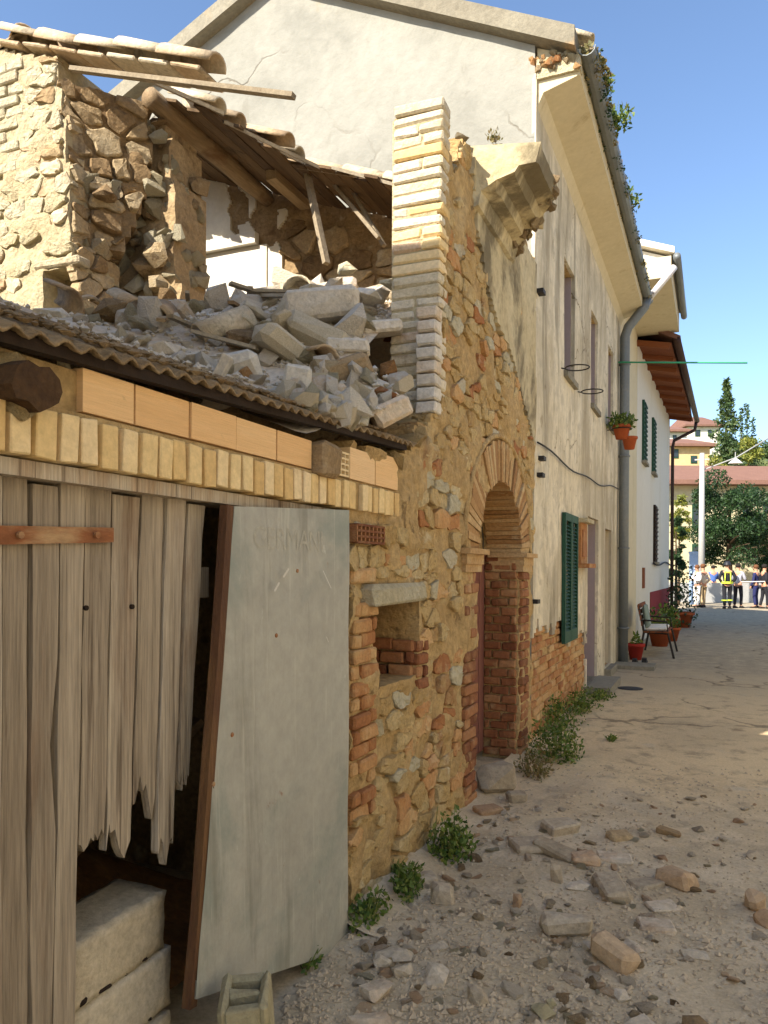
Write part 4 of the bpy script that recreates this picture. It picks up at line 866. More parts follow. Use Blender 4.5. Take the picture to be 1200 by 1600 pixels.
tag(add('debris_bed', hv, [(i * n + j, (i + 1) * n + j, (i + 1) * n + j + 1, i * n + j + 1) for i in range(len(hx) - 1) for j in range(n - 1) if not (hx[i + 1] > FX - 0.30 and hy[j + 1] > 3.62)], m_rubble, None, True), 'grey crumbled mortar bed of the rubble heap above the shed', 'debris', kind='stuff')
def onheap(px, py):
    d = ray(px, py).normalized(); t_ = 2.2
    while t_ < 9:
        p = CAM + d * t_
        if p.x < REX and p.z < heapz(p.x, p.y) and p.y > 2.6: return p
        t_ += 0.02
    return onY(px, py, 5.2)
rr = random.Random(21)
def rub(px, py, w, h, dep, mat, label, rot=None, name='fallen_stone', cat='stone', kind='b', group='rubble on the shed roof', lift=0.0):
    p = onheap(px, py + h * 0.25); s = scale_at(p); W, H_ = w * s, h * s; D = dep * s
    pts = block_pts(W, D, H_, min(W, H_) * 0.12, min(W, H_) * 0.06, rr) if kind == 'b' else rock_pts(W, D, H_, 14, rr)
    v_, f_ = hull(pts); o = link(name, mkmesh(name, v_, f_, mat), None, p + Vector((0, 0, H_ * 0.15 + lift)), rot or Euler((0, 0, rr.uniform(-.3, .3) + YAW)))
    return tag(o, label, cat, group)
rub(505, 503, 115, 48, 70, m_rubble, 'largest grey dressed stone slab lying on top of the rubble', Euler((0.05, -0.12, YAW)), lift=0.10)
rub(541, 474, 36, 22, 30, m_limestone, 'sunlit white stone peeking up behind the largest slab', kind='r', lift=0.22)
rub(575, 490, 50, 30, 40, m_rubble, 'grey stone between the largest slab and the brick pier', kind='r', lift=0.12)
rub(608, 483, 34, 30, 30, m_limestone, 'sunlit cream stone against the pier foot', kind='r', lift=0.16)
rub(544, 541, 66, 22, 40, m_rubble, 'flat pale stone lying under the largest slab', Euler((0, 0.02, YAW)))
rub(598, 512, 60, 18, 40, m_rubble, 'dark grey flat stone right of the largest slab', Euler((0, -0.1, YAW)))
rub(533, 580, 96, 46, 46, m_timber, 'brown broken timber beam chunk in the middle of the rubble', Euler((0.3, -0.35, YAW + 0.2)), 'broken_beam', 'beam')
rub(608, 578, 32, 40, 30, m_dry, 'brown rounded stone beside the pier', kind='r')
rub(463, 600, 44, 66, 30, m_rubble, 'upright pale block leaning above the corrugated eave', Euler((0.1, 0.12, YAW)))
rub(610, 640, 64, 34, 40, m_rubble, 'slanted grey block at the right end of the eave', Euler((0.1, -0.5, YAW + 0.2)))
rub(427, 612, 40, 34, 30, m_rubble, 'squat grey block left of the upright pale block', kind='r')
rub(345, 575, 16, 56, 24, m_rubble, 'narrow slab standing on end at the left of the rubble', Euler((0.1, 0.5, YAW)))
rub(380, 572, 56, 60, 40, m_rubble, 'broad tilted grey slab in the left part of the rubble', Euler((0.5, -0.3, YAW)))
rub(300, 562, 70, 30, 46, m_rubble, 'low grey boulder at the left end of the rubble', kind='r')
rub(255, 545, 60, 26, 40, m_rubble, 'grey boulder beside the wall stub foot', kind='r')
rub(80, 488, 60, 26, 40, m_rubble, 'grey stones heap piece below the cream wall recess', kind='r')
rub(525, 614, 34, 30, 26, m_rubble, 'small square grey block under the broken beam', Euler((0.1, 0.05, YAW)))
rub(560, 650, 40, 30, 30, m_limestone, 'jagged pale mortar lump near the eave edge', kind='r')
for k in range(210):
    for _ in range(30):
        x = rr.uniform(-4.3, REX - 0.04); y = rr.uniform(2.95, 5.5)
        if x > FX - 0.36 and y > 3.6: continue
        # the heap's toe climbs back from the eave: keep the mossy strip of roof free on the left
        if y < 3.0 + 0.55 * max(0, (REX - x)) * 0 + 0.0: continue
        if x > REX - 0.55 and y < 3.05: continue
        if x < -3.4 and y < 3.6: continue
        break
    s = rr.uniform(0.05, 0.19) * (1.25 if y > 3.6 else 0.9)
    mt = rr.choice((m_rubble, m_rubble, m_rubble, m_limestone, m_conc, m_brick if rr.random() < .4 else m_rubble))
    me = rock_mesh('r', mt) if rr.random() < 0.65 else brick_mesh(1, 0.6, 0.42, mt, ch=0.07, jit=0.06)
    o = link('rubble_stone', me, None, (x, y, heapz(x, y) + s * rr.uniform(0.05, 0.3)), Euler((rr.uniform(-.7, .7), rr.uniform(-.7, .7), rr.uniform(0, 6))), (s * rr.uniform(.9, 1.7), s * rr.uniform(.8, 1.3), s * rr.uniform(.6, 1)))
    tag(o, 'small broken ' + tone(mt) + (' stone low' if x > -2.4 else ' stone far back') + ' in the rubble above the shed', 'stone', 'small stones in the rubble heap')
for k in range(70):
    for _ in range(30):
        x = rr.uniform(-4.2, REX - 0.1); y = rr.uniform(3.3, 5.3)
        if not (x > FX - 0.42 and y > 3.55) and not (x < -3.3 and y < 3.9): break
    s = rr.uniform(0.14, 0.30) * (1.0 if x > -3.3 else 0.7); mt = rr.choice((m_rubble, m_rubble, m_limestone, m_conc, m_darkstone)); bl_ = rr.random() < .5
    me = brick_mesh(1, 0.62, 0.5, mt, ch=0.07, jit=0.07) if bl_ else rock_mesh('r', mt)
    o = link('rubble_block', me, None, (x, y, heapz(x, y) + s * rr.uniform(0.1, 0.3)), Euler((rr.uniform(-.8, .8), rr.uniform(-.8, .8), rr.uniform(0, 6))), (s * rr.uniform(.9, 1.3), s * rr.uniform(.8, 1.1), s * rr.uniform(.6, .9)))
    tag(o, ('squared ' if bl_ else 'jagged ') + tone(mt) + ' masonry block of middling size in the rubble' + (' near the pier' if x > -2.6 else ' near the wall stub'), 'block', 'masonry blocks in the rubble heap')
for k in range(9):
    x = rr.uniform(-3.6, REX - 0.15); y = rr.uniform(3.2, 4.9)
    if x > FX - 0.42 and y > 3.55: continue
    s = rr.uniform(.35, .75); o = link('tile_fragment', tile, None, (x, y, heapz(x, y) + .07), Euler((rr.uniform(-.9, .9), rr.uniform(-.6, .6), rr.uniform(0, 6))), (s, .9, .9)); tag(o, 'broken curved roof tile lying in the rubble above the shed', 'roof tile', 'broken roof tiles in the rubble heap')
for k in range(16):
    x = rr.uniform(-3.4, REX - 0.25); y = rr.uniform(3.3, 4.8)
    if x > FX - 0.6 and y > 3.4: continue
    a = rr.uniform(0, 6.28); l_ = rr.uniform(.25, .6); dv = Vector((math.cos(a), math.sin(a), rr.uniform(-.2, .45))) * l_; p = Vector((x, y, heapz(x, y) + .08)); mb = MB(); mb.bar(p - dv / 2, p + dv / 2, rr.uniform(.025, .05), .018); tag(mb.out('lath', rr.choice((m_paletimber, m_timber))), 'splintered roof lath sticking out of the rubble above the shed', 'lath', 'splintered laths in the rubble heap')
for k in range(90):
    y = rr.uniform(2.62, 3.62); x = REX + 0.005 - rr.uniform(0, .42) * (0.5 + (y - 2.6)); s = rr.uniform(0.045, 0.13)
    mt = rr.choice((m_rubble, m_rubble, m_limestone, m_conc)); o = link('rubble_stone', rock_mesh('r', mt), None, (x, y, heapz(x, y) + s * .22), Euler([rr.uniform(0, 6) for _ in range(3)]), (s * rr.uniform(.9, 1.5), s, s * rr.uniform(.6, 1)))
    tag(o, 'small broken ' + tone(mt) + ' stone spilling over the corrugated eave', 'stone', 'stones spilling over the eave')
grit = MB()
def octa(mb_, c, s, r_=rr):
    o6 = [Vector(p) * s * r_.uniform(.6, 1.3) for p in ((1, 0, 0), (-1, 0, 0), (0, 1, 0), (0, -1, 0), (0, 0, .7), (0, 0, -.7))]; a = r_.uniform(0, 6); rot = Matrix.Rotation(a, 3, 'Z')
    mb_.raw([c + rot @ q for q in o6], [(0, 2, 4), (2, 1, 4), (1, 3, 4), (3, 0, 4), (2, 0, 5), (1, 2, 5), (3, 1, 5), (0, 3, 5)])
for k in range(2600):
    x = REX - 0.01 - abs(rr.gauss(0, 1.0)); y = rr.uniform(2.7, 5.2)
    if x < -4.3 or (x > FX - 0.33 and y > 3.6) or (y < 3.1 and rr.random() < .7): continue
    octa(grit, Vector((x, y, heapz(x, y) + 0.01)), rr.uniform(0.008, 0.03))
tag(grit.out('rubble_grit', m_rubble), 'crumbled mortar and chips between the stones of the heap', 'grit', kind='stuff')

# ================================================================== WHITE GABLED HOUSE
H1A, H1B = 6.68, 13.3; RX, RZ = -4.1, 7.62; SR, SL = 0.497, 0.42; EX = -1.10
gh = thing('gabled_house', 'tall old house with white sunlit gable and weathered cream street front', 'house', (FX, 10, 0))
def roof_z(x): return RZ - SR * (x - RX) if x > RX else RZ + SL * (x - RX)
HL = -7.0; TH = 0.17
def gtop(x): return roof_z(x) - TH - 0.012
gx = frange(HL, FX - 0.01, 0.12); mb = MB()
for x in gx:
    for q in range(21): z = gtop(x) * q / 20; mb.v.append(Vector((x, H1A - 0.012 * nz(x, z, 1.2, 2) - 0.006 * nz(x, z, 4, 3), z)))
mb.f = [(i * 21 + j, (i + 1) * 21 + j, (i + 1) * 21 + j + 1, i * 21 + j + 1) for i in range(len(gx) - 1) for j in range(20)]
mb.out('gable_wall', m_gable, gh, True)
# street front: openings, and plaster fallen off the brickwork low down
WIN = [(8.1, 8.72, 3.62, 4.82), (10.0, 10.62, 3.66, 4.86), (11.7, 12.35, 3.7, 4.88)]
DOORS = [(9.82, 10.75, 0.10, 2.22), (11.5, 12.2, 0.12, 2.15)]
def in_open(u, v): return any(a < u < b and c < v < d for a, b, c, d in WIN + DOORS)
def bare(u, v):
    lim = (1.02 - 0.10 * (u - 6.7)) + 0.22 * nz(u, v, 2.2, 9) + 0.1 * nz(u, v, 6, 4)
    return v < lim and u < 9.75 + 0.3 * nz(v, u, 3, 1)
fus = sorted(set(frange(H1A + 0.0, 9.8, 0.04) + frange(9.82, H1B, 0.12) + [w for q in WIN + DOORS for w in q[:2]])); fvs = sorted(set(frange(0.0, 1.5, 0.04) + frange(1.56, 5.92, 0.1) + [w for q in WIN + DOORS for w in q[2:]]))
slab('street_front', fus, fvs, lambda u, v: not in_open(u, v) and not bare(u, v), lambda u, v: 0.004 + 0.010 * nz(u, v, 1.1, 2) + 0.003 * nz(u, v, 5, 2), 0.035, mapF, m_fac, gh)
slab('wall_core', sorted(set(frange(H1A + 0.01, H1B - 0.01, 0.4) + [w for q in WIN + DOORS for w in q[:2]])), sorted(set(frange(0.0, 5.9, 0.4) + [w for q in WIN + DOORS for w in q[2:]])), lambda u, v: not in_open(u, v), lambda u, v: -0.034, 0.45, mapF, m_mortar, gh, smooth=False)
rb = random.Random(8)
bricks(H1A + 0.02, 9.75, 0.01, 1.38, 0.27, 0.072, lambda u, v: bare(u - .06, v) or bare(u + .06, v), mapF, m_brick, gh, rb, w=(-0.026, -0.010), depth=0.06)
for i, (a, b, c, d) in enumerate(WIN):
    wd = MB().box(FX - 0.30, FX - 0.27, a, b, c, d).out('window', m_lilac, gh)
    MB().box(FX - 0.268, FX - 0.262, a + 0.07, b - 0.07, c + 0.07, d - 0.07).out('pane', m_glass, wd)
    MB().box(FX - 0.28, FX + 0.05, a - 0.03, b + 0.03, c - 0.06, c + 0.004).out('sill', m_verge, wd)
    MB().box(FX - 0.26, FX - 0.036, b - 0.012, b + 0.006, c + 0.006, d - 0.004).out('reveal', m_lilac, wd)
for i, (a, b, c, d) in enumerate(DOORS):
    do = MB().box(FX - 0.32, FX - 0.27, a, b, c, d).out('door', m_lilac if i == 0 else m_door, gh)
    mb = MB(); mb.tube([(FX - 0.27, a + 0.12, 1.05), (FX - 0.2, a + 0.12, 1.05)], 0.02, 8); mb.out('handle', m_iron, do)
    MB().box(FX - 0.27, FX - 0.036, b - 0.014, b + 0.006, c, d - 0.003).out('reveal', m_lilac if i == 0 else m_cream, do)
MB().box(FX - 0.3, FX + 0.30, 9.70, 10.85, 0.0, 0.10).out('door_step', m_verge, gh)
MB().box(FX - 0.3, FX + 0.10, 11.45, 12.25, 0.0, 0.11).out('door_step', m_verge, gh)
# eaves: boxed soffit, gutter, roof slabs and verge
MB().raw([(x, y, z) for y in (H1A + 0.03, H1B) for x, z in ((FX + 0.004, 5.60), (FX + 0.06, 5.72), (EX + 0.02, 5.80), (EX + 0.02, 5.96), (FX + 0.004, 6.12))],
         [(0, 1, 2, 3, 4), (9, 8, 7, 6, 5)] + [(i, 5 + i, 5 + (i + 1) % 5, (i + 1) % 5) for i in range(5)]).out('soffit', m_soffit, gh)
r_ = MB().prism([Vector((x, H1A - 0.13, z)) for x, z in ((EX, roof_z(EX)), (RX, RZ), (RX, RZ - TH), (EX, roof_z(EX) - TH))], (0, H1B - H1A + 0.13, 0)).out('roof_slab', m_verge, gh)
MB().prism([Vector((x, H1A - 0.13, z)) for x, z in ((RX - 0.002, RZ), (HL - 0.35, roof_z(HL - 0.35)), (HL - 0.35, roof_z(HL - 0.35) - TH), (RX - 0.002, RZ - TH))], (0, H1B - H1A + 0.13, 0)).out('roof_slab', m_verge, gh)
yy = H1A + 0.1
while yy < H1B - 0.1:                                 # eave tiles over the gutter
    link('roof_tile', tile, gh, (EX - 0.25, yy, roof_z(EX - 0.25) + 0.02), Euler((0, math.atan(SR), 0)), (0.9, 0.9, 0.9)); yy += 0.2
gut = MB()
for k in range(7):
    for y in (H1A - 0.02, H1B + 0.05): a = math.pi * (1 + k / 6); gut.v.append(Vector((EX + 0.085 + 0.075 * math.cos(a), y, 5.99 + 0.075 * math.sin(a))))
gut.f = [(2 * k, 2 * k + 1, 2 * k + 3, 2 * k + 2) for k in range(6)]; go = gut.out('gutter', m_pipe, gh); md = go.modifiers.new('s', 'SOLIDIFY'); md.thickness = 0.006
mb = MB().box(FX + 0.0, EX + 0.03, H1A + 0.0, H1A + 0.10, 5.83, 6.0); mb.out('eave_return', m_limestone, gh)
for k in range(40):
    p = Vector((rb.uniform(FX - 0.05, EX + 0.06), H1A + rb.uniform(-.03, .12), 0)); p.z = min(roof_z(p.x) - TH - 0.02, 6.02) - rb.uniform(0, .14); s = rb.uniform(0.03, 0.09)
    link('crumb', rock_mesh('r', rb.choice((m_limestone, m_brick, m_darkstone))), gh, p, Euler([rb.uniform(0, 6) for _ in range(3)]), (s, s, s))
# ================================================================== fittings on the street front
def pipe(name, label, pts, r, mat, cat='pipe', rings=(), mring=None):
    o = thing(name, label, cat, (pts[0][0], pts[0][1], min(p[2] for p in pts))); mb = MB(); mb.tube(pts, r, 12); mb.out('tube', mat, o, True)
    for z in rings:
        mb = MB(); mb.tube([(pts[-1][0], pts[-1][1], z - 0.015), (pts[-1][0], pts[-1][1], z + 0.015)], r * 1.18, 12); mb.out('clamp', mring or mat, o, True)
    return o
DX, DY = FX + 0.10, 13.05
pipe('downpipe', 'thick grey zinc downpipe at the end of the old cream house front', [(EX + 0.08, DY, 5.93), (EX + 0.05, DY, 5.80), (DX + 0.05, DY, 5.5), (DX, DY, 5.35), (DX, DY, 3), (DX, DY, 0.02)], 0.078, m_pipe, rings=(4.9, 3.4, 1.9, 0.6))
def cable(name, label, pts, r, mat=m_iron, cat='cable'):
    mb = MB(); mb.tube(pts, r, 6); return tag(mb.out(name, mat, None, True), label, cat)
cable('facade_cable', 'dark cable sagging across the cream house front above the doors', [(FX + 0.03, 6.7 + 6.3 * f, 2.66 + 0.22 * f - 0.10 * math.sin(f * math.pi) + 0.02 * math.sin(f * 17)) for f in [q / 20 for q in range(21)]], 0.008)
cable('conduit', 'thin conduit running down beside the grey zinc downpipe', [(FX + 0.03, 13.27, 4.6), (FX + 0.03, 13.27, 0.3)], 0.02, m_pipe)
sg = thing('green_shutters', 'closed green louvred shutters on the ground floor of the cream house', 'shutters', (FX, 8.4, 0.78))
for a in (8.0, 8.41):
    lf = MB().box(FX + 0.012, FX + 0.05, a, a + 0.05, 0.78, 2.14).box(FX + 0.012, FX + 0.05, a + 0.35, a + 0.40, 0.78, 2.14).box(FX + 0.012, FX + 0.049, a + 0.05, a + 0.35, 0.78, 0.90).box(FX + 0.012, FX + 0.049, a + 0.05, a + 0.35, 2.06, 2.14).out('leaf', m_green, sg)
    mb = MB()
    for k in range(30): z = 0.92 + k * 0.038; mb.bar((FX + 0.016, a + 0.2, z), (FX + 0.042, a + 0.2, z - 0.024), 0.30, 0.006, up=(0, 0, 1))
    mb.out('louvres', m_green, lf)
    MB().box(FX + 0.004, FX + 0.008, a + 0.05, a + 0.35, 0.9, 2.06).out('backing', m_black, lf)
sn = thing('wall_shrine', 'small red brown wall shrine with tile cap beside the lilac door', 'shrine', (FX, 9.4, 1.6))
MB().box(FX + 0.0, FX + 0.03, 9.12, 9.58, 1.62, 2.10).out('panel', m_brick, sn); MB().box(FX, FX + 0.11, 9.08, 9.62, 2.10, 2.15).out('cap', m_limestone, sn); MB().box(FX, FX + 0.13, 9.08, 9.62, 1.57, 1.62).out('shelf', m_brick, sn)
mb = MB().box(FX + 0.025, FX + 0.045, 9.2, 9.5, 1.7, 2.02); mb.out('frame', m_rbrick, sn)
for i, (px, py, lab) in enumerate(((892, 575, 'empty black iron pot ring below the first upper window'), (915, 612, 'empty black iron pot ring below the second upper window'))):
    p = onX(876 + i * 26, py, FX); mb = MB(); c = p + Vector((0.16, 0.05, 0)); mb.tube([c + Vector((0.12 * math.cos(a), 0.12 * math.sin(a), 0)) for a in [2 * math.pi * q / 20 for q in range(21)]], 0.007, 6)
    mb.tube([p, c - Vector((0.12, 0, 0))], 0.007, 6); tag(mb.out('pot_ring', m_iron), lab, 'pot ring', 'pot rings on the house front')
for (px, py) in ((839, 455), (840, 716), (838, 742), (830, 940)):
    p = onX(px, py, FX); tag(MB().box(FX - 0.01, FX + 0.06, p.y - 0.02, p.y + 0.09, p.z - 0.018, p.z + 0.018).out('iron_bracket', m_iron), {455: 'rusty bracket high at the house corner below the cornice', 716: 'upper of two brackets at the house corner beside the arch', 742: 'lower of two brackets at the house corner beside the arch', 940: 'iron peg low at the house corner by the door arch'}[py], 'bracket', 'iron brackets at the house corner')

# ================================================================== leaves
def leaves(mb_, c, n, rx, ry, rz_, size, r_, up=0.4, flatb=False):
    for _ in range(n):
        while True:
            q = Vector([r_.uniform(-1, 1) for _ in range(3)])
            if q.length < 1: break
        if flatb: q.z = abs(q.z)
        p = c + Vector((q.x * rx, q.y * ry, q.z * rz_)); s = size * r_.uniform(.6, 1.4)
        a = Vector([r_.gauss(0, 1) for _ in range(3)]) + Vector((0, 0, up)); a.normalize(); b = a.cross(Vector([r_.gauss(0, 1) for _ in range(3)])).normalized()
        k = len(mb_.v); mb_.v += [p, p + a * s * .5 + b * s * .28, p + a * s, p + a * s * .5 - b * s * .28]; mb_.f.append((k, k + 1, k + 2, k + 3))
rl = random.Random(4)
def weed(label, p, rx, ry, h, n, size, mat, name='weed', group='weeds along the wall foot', stems=7):
    o = thing(name, label, 'plant', p, group); mb = MB()
    for k in range(stems):
        a = rl.uniform(0, 6.28); q = p + Vector((math.cos(a) * rx * .7 * rl.random(), math.sin(a) * ry * .7 * rl.random(), 0)); mb.tube([q, q + Vector((rl.uniform(-.05, .05), rl.uniform(-.05, .05), h * rl.uniform(.5, 1)))], 0.003, 5, 0.0015)
    mb.out('stem', mat, o); mb = MB(); 
    for k in range(5):
        cc = p + Vector((rl.uniform(-.6, .6) * rx, rl.uniform(-.6, .6) * ry, 0)); leaves(mb, cc, n // 5, rx * .6, ry * .6, h * rl.uniform(.55, 1.0), size, rl, 0.8, True)
    mb.out('leaves', mat, o); return o
def wx(px, py): p = onZ(px, py); p.z = gz(p.x, p.y); return p
weed('bright green low weeds beside the metal sheet foot', wx(575, 1445), 0.10, 0.16, 0.16, 520, 0.028, m_leaf)
weed('green weeds trailing right of the metal sheet', wx(628, 1400), 0.10, 0.16, 0.16, 520, 0.028, m_leaf)
weed('dark green bushy weed at the wall foot before the arch', wx(705, 1338), 0.17, 0.18, 0.26, 750, 0.032, m_leaf)
weed('tall green weed growing right after the arch', wx(862, 1185), 0.22, 0.30, 0.40, 900, 0.035, m_leaf)
weed('dry weed tuft at the corner of the arch jamb', wx(838, 1215), 0.16, 0.2, 0.22, 420, 0.03, m_leafdry)
weed('green weed clump under the bare brick patch', wx(880, 1140), 0.2, 0.4, 0.42, 700, 0.036, m_leaf)
weed('green weeds beside the white door step', wx(905, 1112), 0.2, 0.35, 0.36, 600, 0.036, m_leaf)
weed('low green tuft just past the white door step', wx(940, 1092), 0.14, 0.25, 0.14, 300, 0.034, m_leaf)
weed('small green tuft alone in the dusty street', wx(956, 1158), 0.06, 0.08, 0.07, 110, 0.025, m_leaf)
weed('tiny grass tuft at the foot of the metal sheet', onZ(485, 1505, 0.03), 0.05, 0.06, 0.07, 90, 0.022, m_leaf)
weed('small plant sprouting from the stone by the metal sheet edge', onX(617, 1372, FX + 0.03), 0.03, 0.03, 0.09, 90, 0.024, m_leaf)
weed('dry tuft growing on the ruined wall head', onX(772, 224, FX - 0.06), 0.05, 0.06, 0.10, 80, 0.03, m_leafdry, group='plants on walls and gutters')
for (px, py, rx, ry, h, n, lab) in ((955, 328, 0.12, 0.26, 0.22, 420, 'largest bush growing out of the house gutter'), (944, 235, 0.06, 0.2, 0.12, 160, 'small plant in the gutter above the largest gutter bush'), (982, 432, 0.1, 0.35, 0.2, 260, 'dark green plant hanging at the far end of the gutter'), (905, 130, 0.05, 0.5, 0.05, 200, 'mossy growth along the near end of the gutter'), (925, 195, 0.05, 0.5, 0.05, 200, 'moss along the gutter below the near growth')):
    p = onX(px, py, EX + 0.14); p.z = 6.0; rx *= 1.5; h *= 1.2; p.y = max(p.y, H1A + ry + 0.05)
    weed(lab, p, rx, ry, h, n, 0.05, m_leafdry if px < 940 else m_leaf, 'gutter_plant', 'plants on walls and gutters')

gm = thing('gutter_moss', 'dark moss crust lining the long gutter of the cream house', 'moss', (EX + .08, 9, 5.9), 'plants on walls and gutters'); mb = MB(); mb2 = MB()
for k in range(150):
    y = H1A + 0.05 + 6.4 * rl.random() ** 1.6; c = Vector((EX + rl.choice((0.0, 0.02, 0.15)), y, 5.93 + rl.uniform(-.03, .08))); leaves(mb if rl.random() < .6 else mb2, c, 14, .035, .06, .035, .03, rl, .2)
mb.out('brown_moss', m_leafdry, gm); mb2.out('green_moss', m_leafdark, gm)

# ================================================================== NEIGHBOUR HOUSE behind the camera on the left (throws the shade over street and rubble)
nh = thing('neighbour_house', 'plain house standing left behind the camera', 'house', (-5, -4, 0))
OX = 4.3
m_bounce = M('white reflector wall', [(222, 218, 206), (230, 226, 214)], 1, 0.5, 0, bump=0.2, fine=0.08, world_xyz=True)  # bright white so the added opposite houses reflect more light
NY, NZ = 1.14, 5.78
MB().box(-8.0, FX, -11.0, NY, 0, NZ).out('walls', m_cream, nh)
MB().prism([Vector((x, -11.2, z)) for x, z in ((FX + 0.0, NZ + 0.0), (FX, NZ + .16), (-4.7, NZ + 0.30), (-8.4, NZ + 0.0))], (0, 11.2 + NY, 0)).out('roof', m_roofred, nh)

# unseen houses added across the street, right of the picture: their sunlit fronts throw warm light back into the shaded lane
for k, (y0, y1, hh, mt, lab) in enumerate(((-13.0, -1.2, 6.6, m_bounce, 'unseen white house added across the street as reflector, beside the camera on the right'), (-1.0, 9.4, 6.9, m_bounce, 'taller unseen white house added as reflector across the street opposite the ruin'), (9.6, 21.0, 6.4, m_bounce, 'long unseen white house added as reflector across the street opposite the bench'))):
    oh = thing('reflector_house', lab, 'house', (OX, (y0 + y1) / 2, 0), 'reflector houses added across the street')
    MB().box(OX, OX + 7, y0, y1, 0, hh).out('wall', mt, oh); MB().prism([Vector((x, y0 - .1, z)) for x, z in ((OX - .35, hh + .02), (OX + 3.5, hh + 1.7), (OX + 7.35, hh + .02))], (0, y1 - y0 + .2, 0)).out('roof', m_roofred, oh)
    yy = y0 + 1.0
    while yy < y1 - 1.6:
        for z0, z1 in ((1.0, 2.3), (3.9, 5.2)):
            w_ = MB().box(OX - .03, OX + .02, yy, yy + .9, z0, z1).out('window', m_green, oh); MB().box(OX - .12, OX + .01, yy - .06, yy + .96, z0 - .07, z0 - .01).out('sill', m_verge, w_)
        yy += 2.6
    do = MB().box(OX - .02, OX + .02, y0 + 2.2, y0 + 3.1, 0.02, 2.15).out('door', m_brownwood, oh)
# ================================================================== DEBRIS on the street
rd = random.Random(31)
def debris(px, py, w, h, d, mat, label, name='fallen_brick', cat='brick', kind='b', rz=None, tx_=0.0, ty=0.0, group='bricks and stones fallen on the street'):
    """px,py: the foot of the piece; sizes in metres"""
    p = wx(px, py); w *= .88; h *= .9; d *= .88; pts = block_pts(w, d, h, min(w, h) * 0.16, min(w, h) * 0.14, rd) if kind == 'b' else rock_pts(w, d, h, 15, rd)
    v_, f_ = hull(pts); rz = rd.uniform(-1.5, 1.5) if rz is None else rz
    E = Euler((tx_, ty, rz + YAW)); lo = min((E.to_matrix() @ Vector(q)).z for q in v_)
    o = link(name, mkmesh(name, v_, f_, mat), None, (p.x, p.y, p.z - lo - 0.018), E); return tag(o, label, cat, group)
D = debris
D(875, 1302, .24, .07, .15, m_srub, 'dusty slab nearest the arch among the fallen bricks', rz=.5, tx_=.15)
D(828, 1336, .22, .06, .20, m_srub, 'flat pale slab under the tilted brick', rz=0.1)
D(868, 1345, .26, .055, .13, m_srub, 'dusty brick tilted over a flat slab', rz=-.75, ty=.2)
D(914, 1355, .16, .07, .13, m_srub, 'short half brick beside the tilted brick', rz=.1)
D(955, 1400, .155, .075, .24, m_srub, 'large pale brick lying end on in the middle of the debris', rz=.05, tx_=.12)
D(1057, 1382, .15, .085, .20, m_dbrick, 'orange bottomed brick to the right of the debris', rz=.6, ty=.15)
D(885, 1464, .24, .085, .11, m_srub, 'long dusty brick lying crosswise before the others', rz=-.04)
D(958, 1508, .11, .09, .20, m_dbrick, 'yellowish brick tilted up near the front of the debris', rz=.65, tx_=.3)
D(925, 1486, .09, .08, .10, m_srub, 'dark lump behind the tilted yellowish brick', 'fallen_stone', 'stone', 'r')
D(1085, 1493, .14, .05, .08, m_srub, 'thin elongated shard right of the tilted yellowish brick', 'fallen_stone', 'stone', 'r', rz=-.3)
D(1178, 1420, .09, .10, .10, m_dbrick, 'orange half brick near the right edge of the street', rz=.2)
D(1198, 1445, .09, .08, .10, m_dbrick, 'red brick bit at the right edge of the street', rz=.6)
D(1178, 1338, .13, .05, .10, m_srub, 'dark flat stone by itself at the right', 'fallen_stone', 'stone', 'r')
D(1035, 1420, .16, .035, .11, m_srub, 'thin flat shard behind the orange bottomed brick', 'fallen_stone', 'stone', 'b', rz=.2, tx_=.1)
D(1025, 1452, .17, .04, .13, m_srub, 'broad flat shard in the right part of the debris', 'fallen_stone', 'stone', 'b', rz=-.2)
D(990, 1482, .15, .04, .09, m_srub, 'rounded flat stone right of the tilted yellowish brick', 'fallen_stone', 'stone', 'r')
D(972, 1560, .085, .05, .07, m_srub, 'small pale chip in the open front of the street', 'fallen_stone', 'stone', 'r')
D(852, 1590, .10, .07, .08, m_yconc, 'yellowish stone at the bottom edge of the street', 'fallen_stone', 'stone', 'r')
D(866, 1578, .06, .05, .06, m_yconc, 'small yellowish stone touching the larger one at the bottom edge', 'fallen_stone', 'stone', 'r')
D(1090, 1612, .12, .07, .10, m_darkstone, 'dark stone cut by the bottom edge of the picture', 'fallen_stone', 'stone', 'r')
D(1000, 1612, .18, .05, .14, m_srub, 'round grey stone half buried at the bottom edge', 'fallen_stone', 'stone', 'r')
D(869, 1388, .06, .10, .05, m_srub, 'small pale block standing up in the debris', rz=.1)
D(808, 1420, .07, .085, .06, m_dbrick, 'orange wedge of brick standing in the grit', 'fallen_stone', 'stone', 'r')
D(902, 1395, .14, .05, .10, m_srub, 'grey chunk left of the large pale brick', 'fallen_stone', 'stone', 'r')
D(1008, 1385, .17, .04, .12, m_srub, 'flat grey piece between the large pale brick and the orange one', 'fallen_stone', 'stone', 'b', rz=.3)
D(960, 1345, .20, .04, .12, m_srub, 'thin tile shard behind the large pale brick', 'fallen_stone', 'stone', 'b', rz=-.2, tx_=.1)
D(968, 1312, .16, .05, .10, m_darkstone, 'dark edged shard in the back of the debris', 'fallen_stone', 'stone', 'b', rz=.4, tx_=.2)
D(1045, 1305, .15, .035, .10, m_darkstone, 'dark flat shard alone behind the debris', 'fallen_stone', 'stone', 'b', rz=-.5, ty=.15)
D(615, 1508, .20, .06, .15, m_srub, 'largest flat stone before the green weeds', 'fallen_stone', 'stone', 'r', rz=0)
D(590, 1568, .15, .07, .13, m_srub, 'pale angular stone at the lower left of the street', 'fallen_stone', 'stone', 'r')
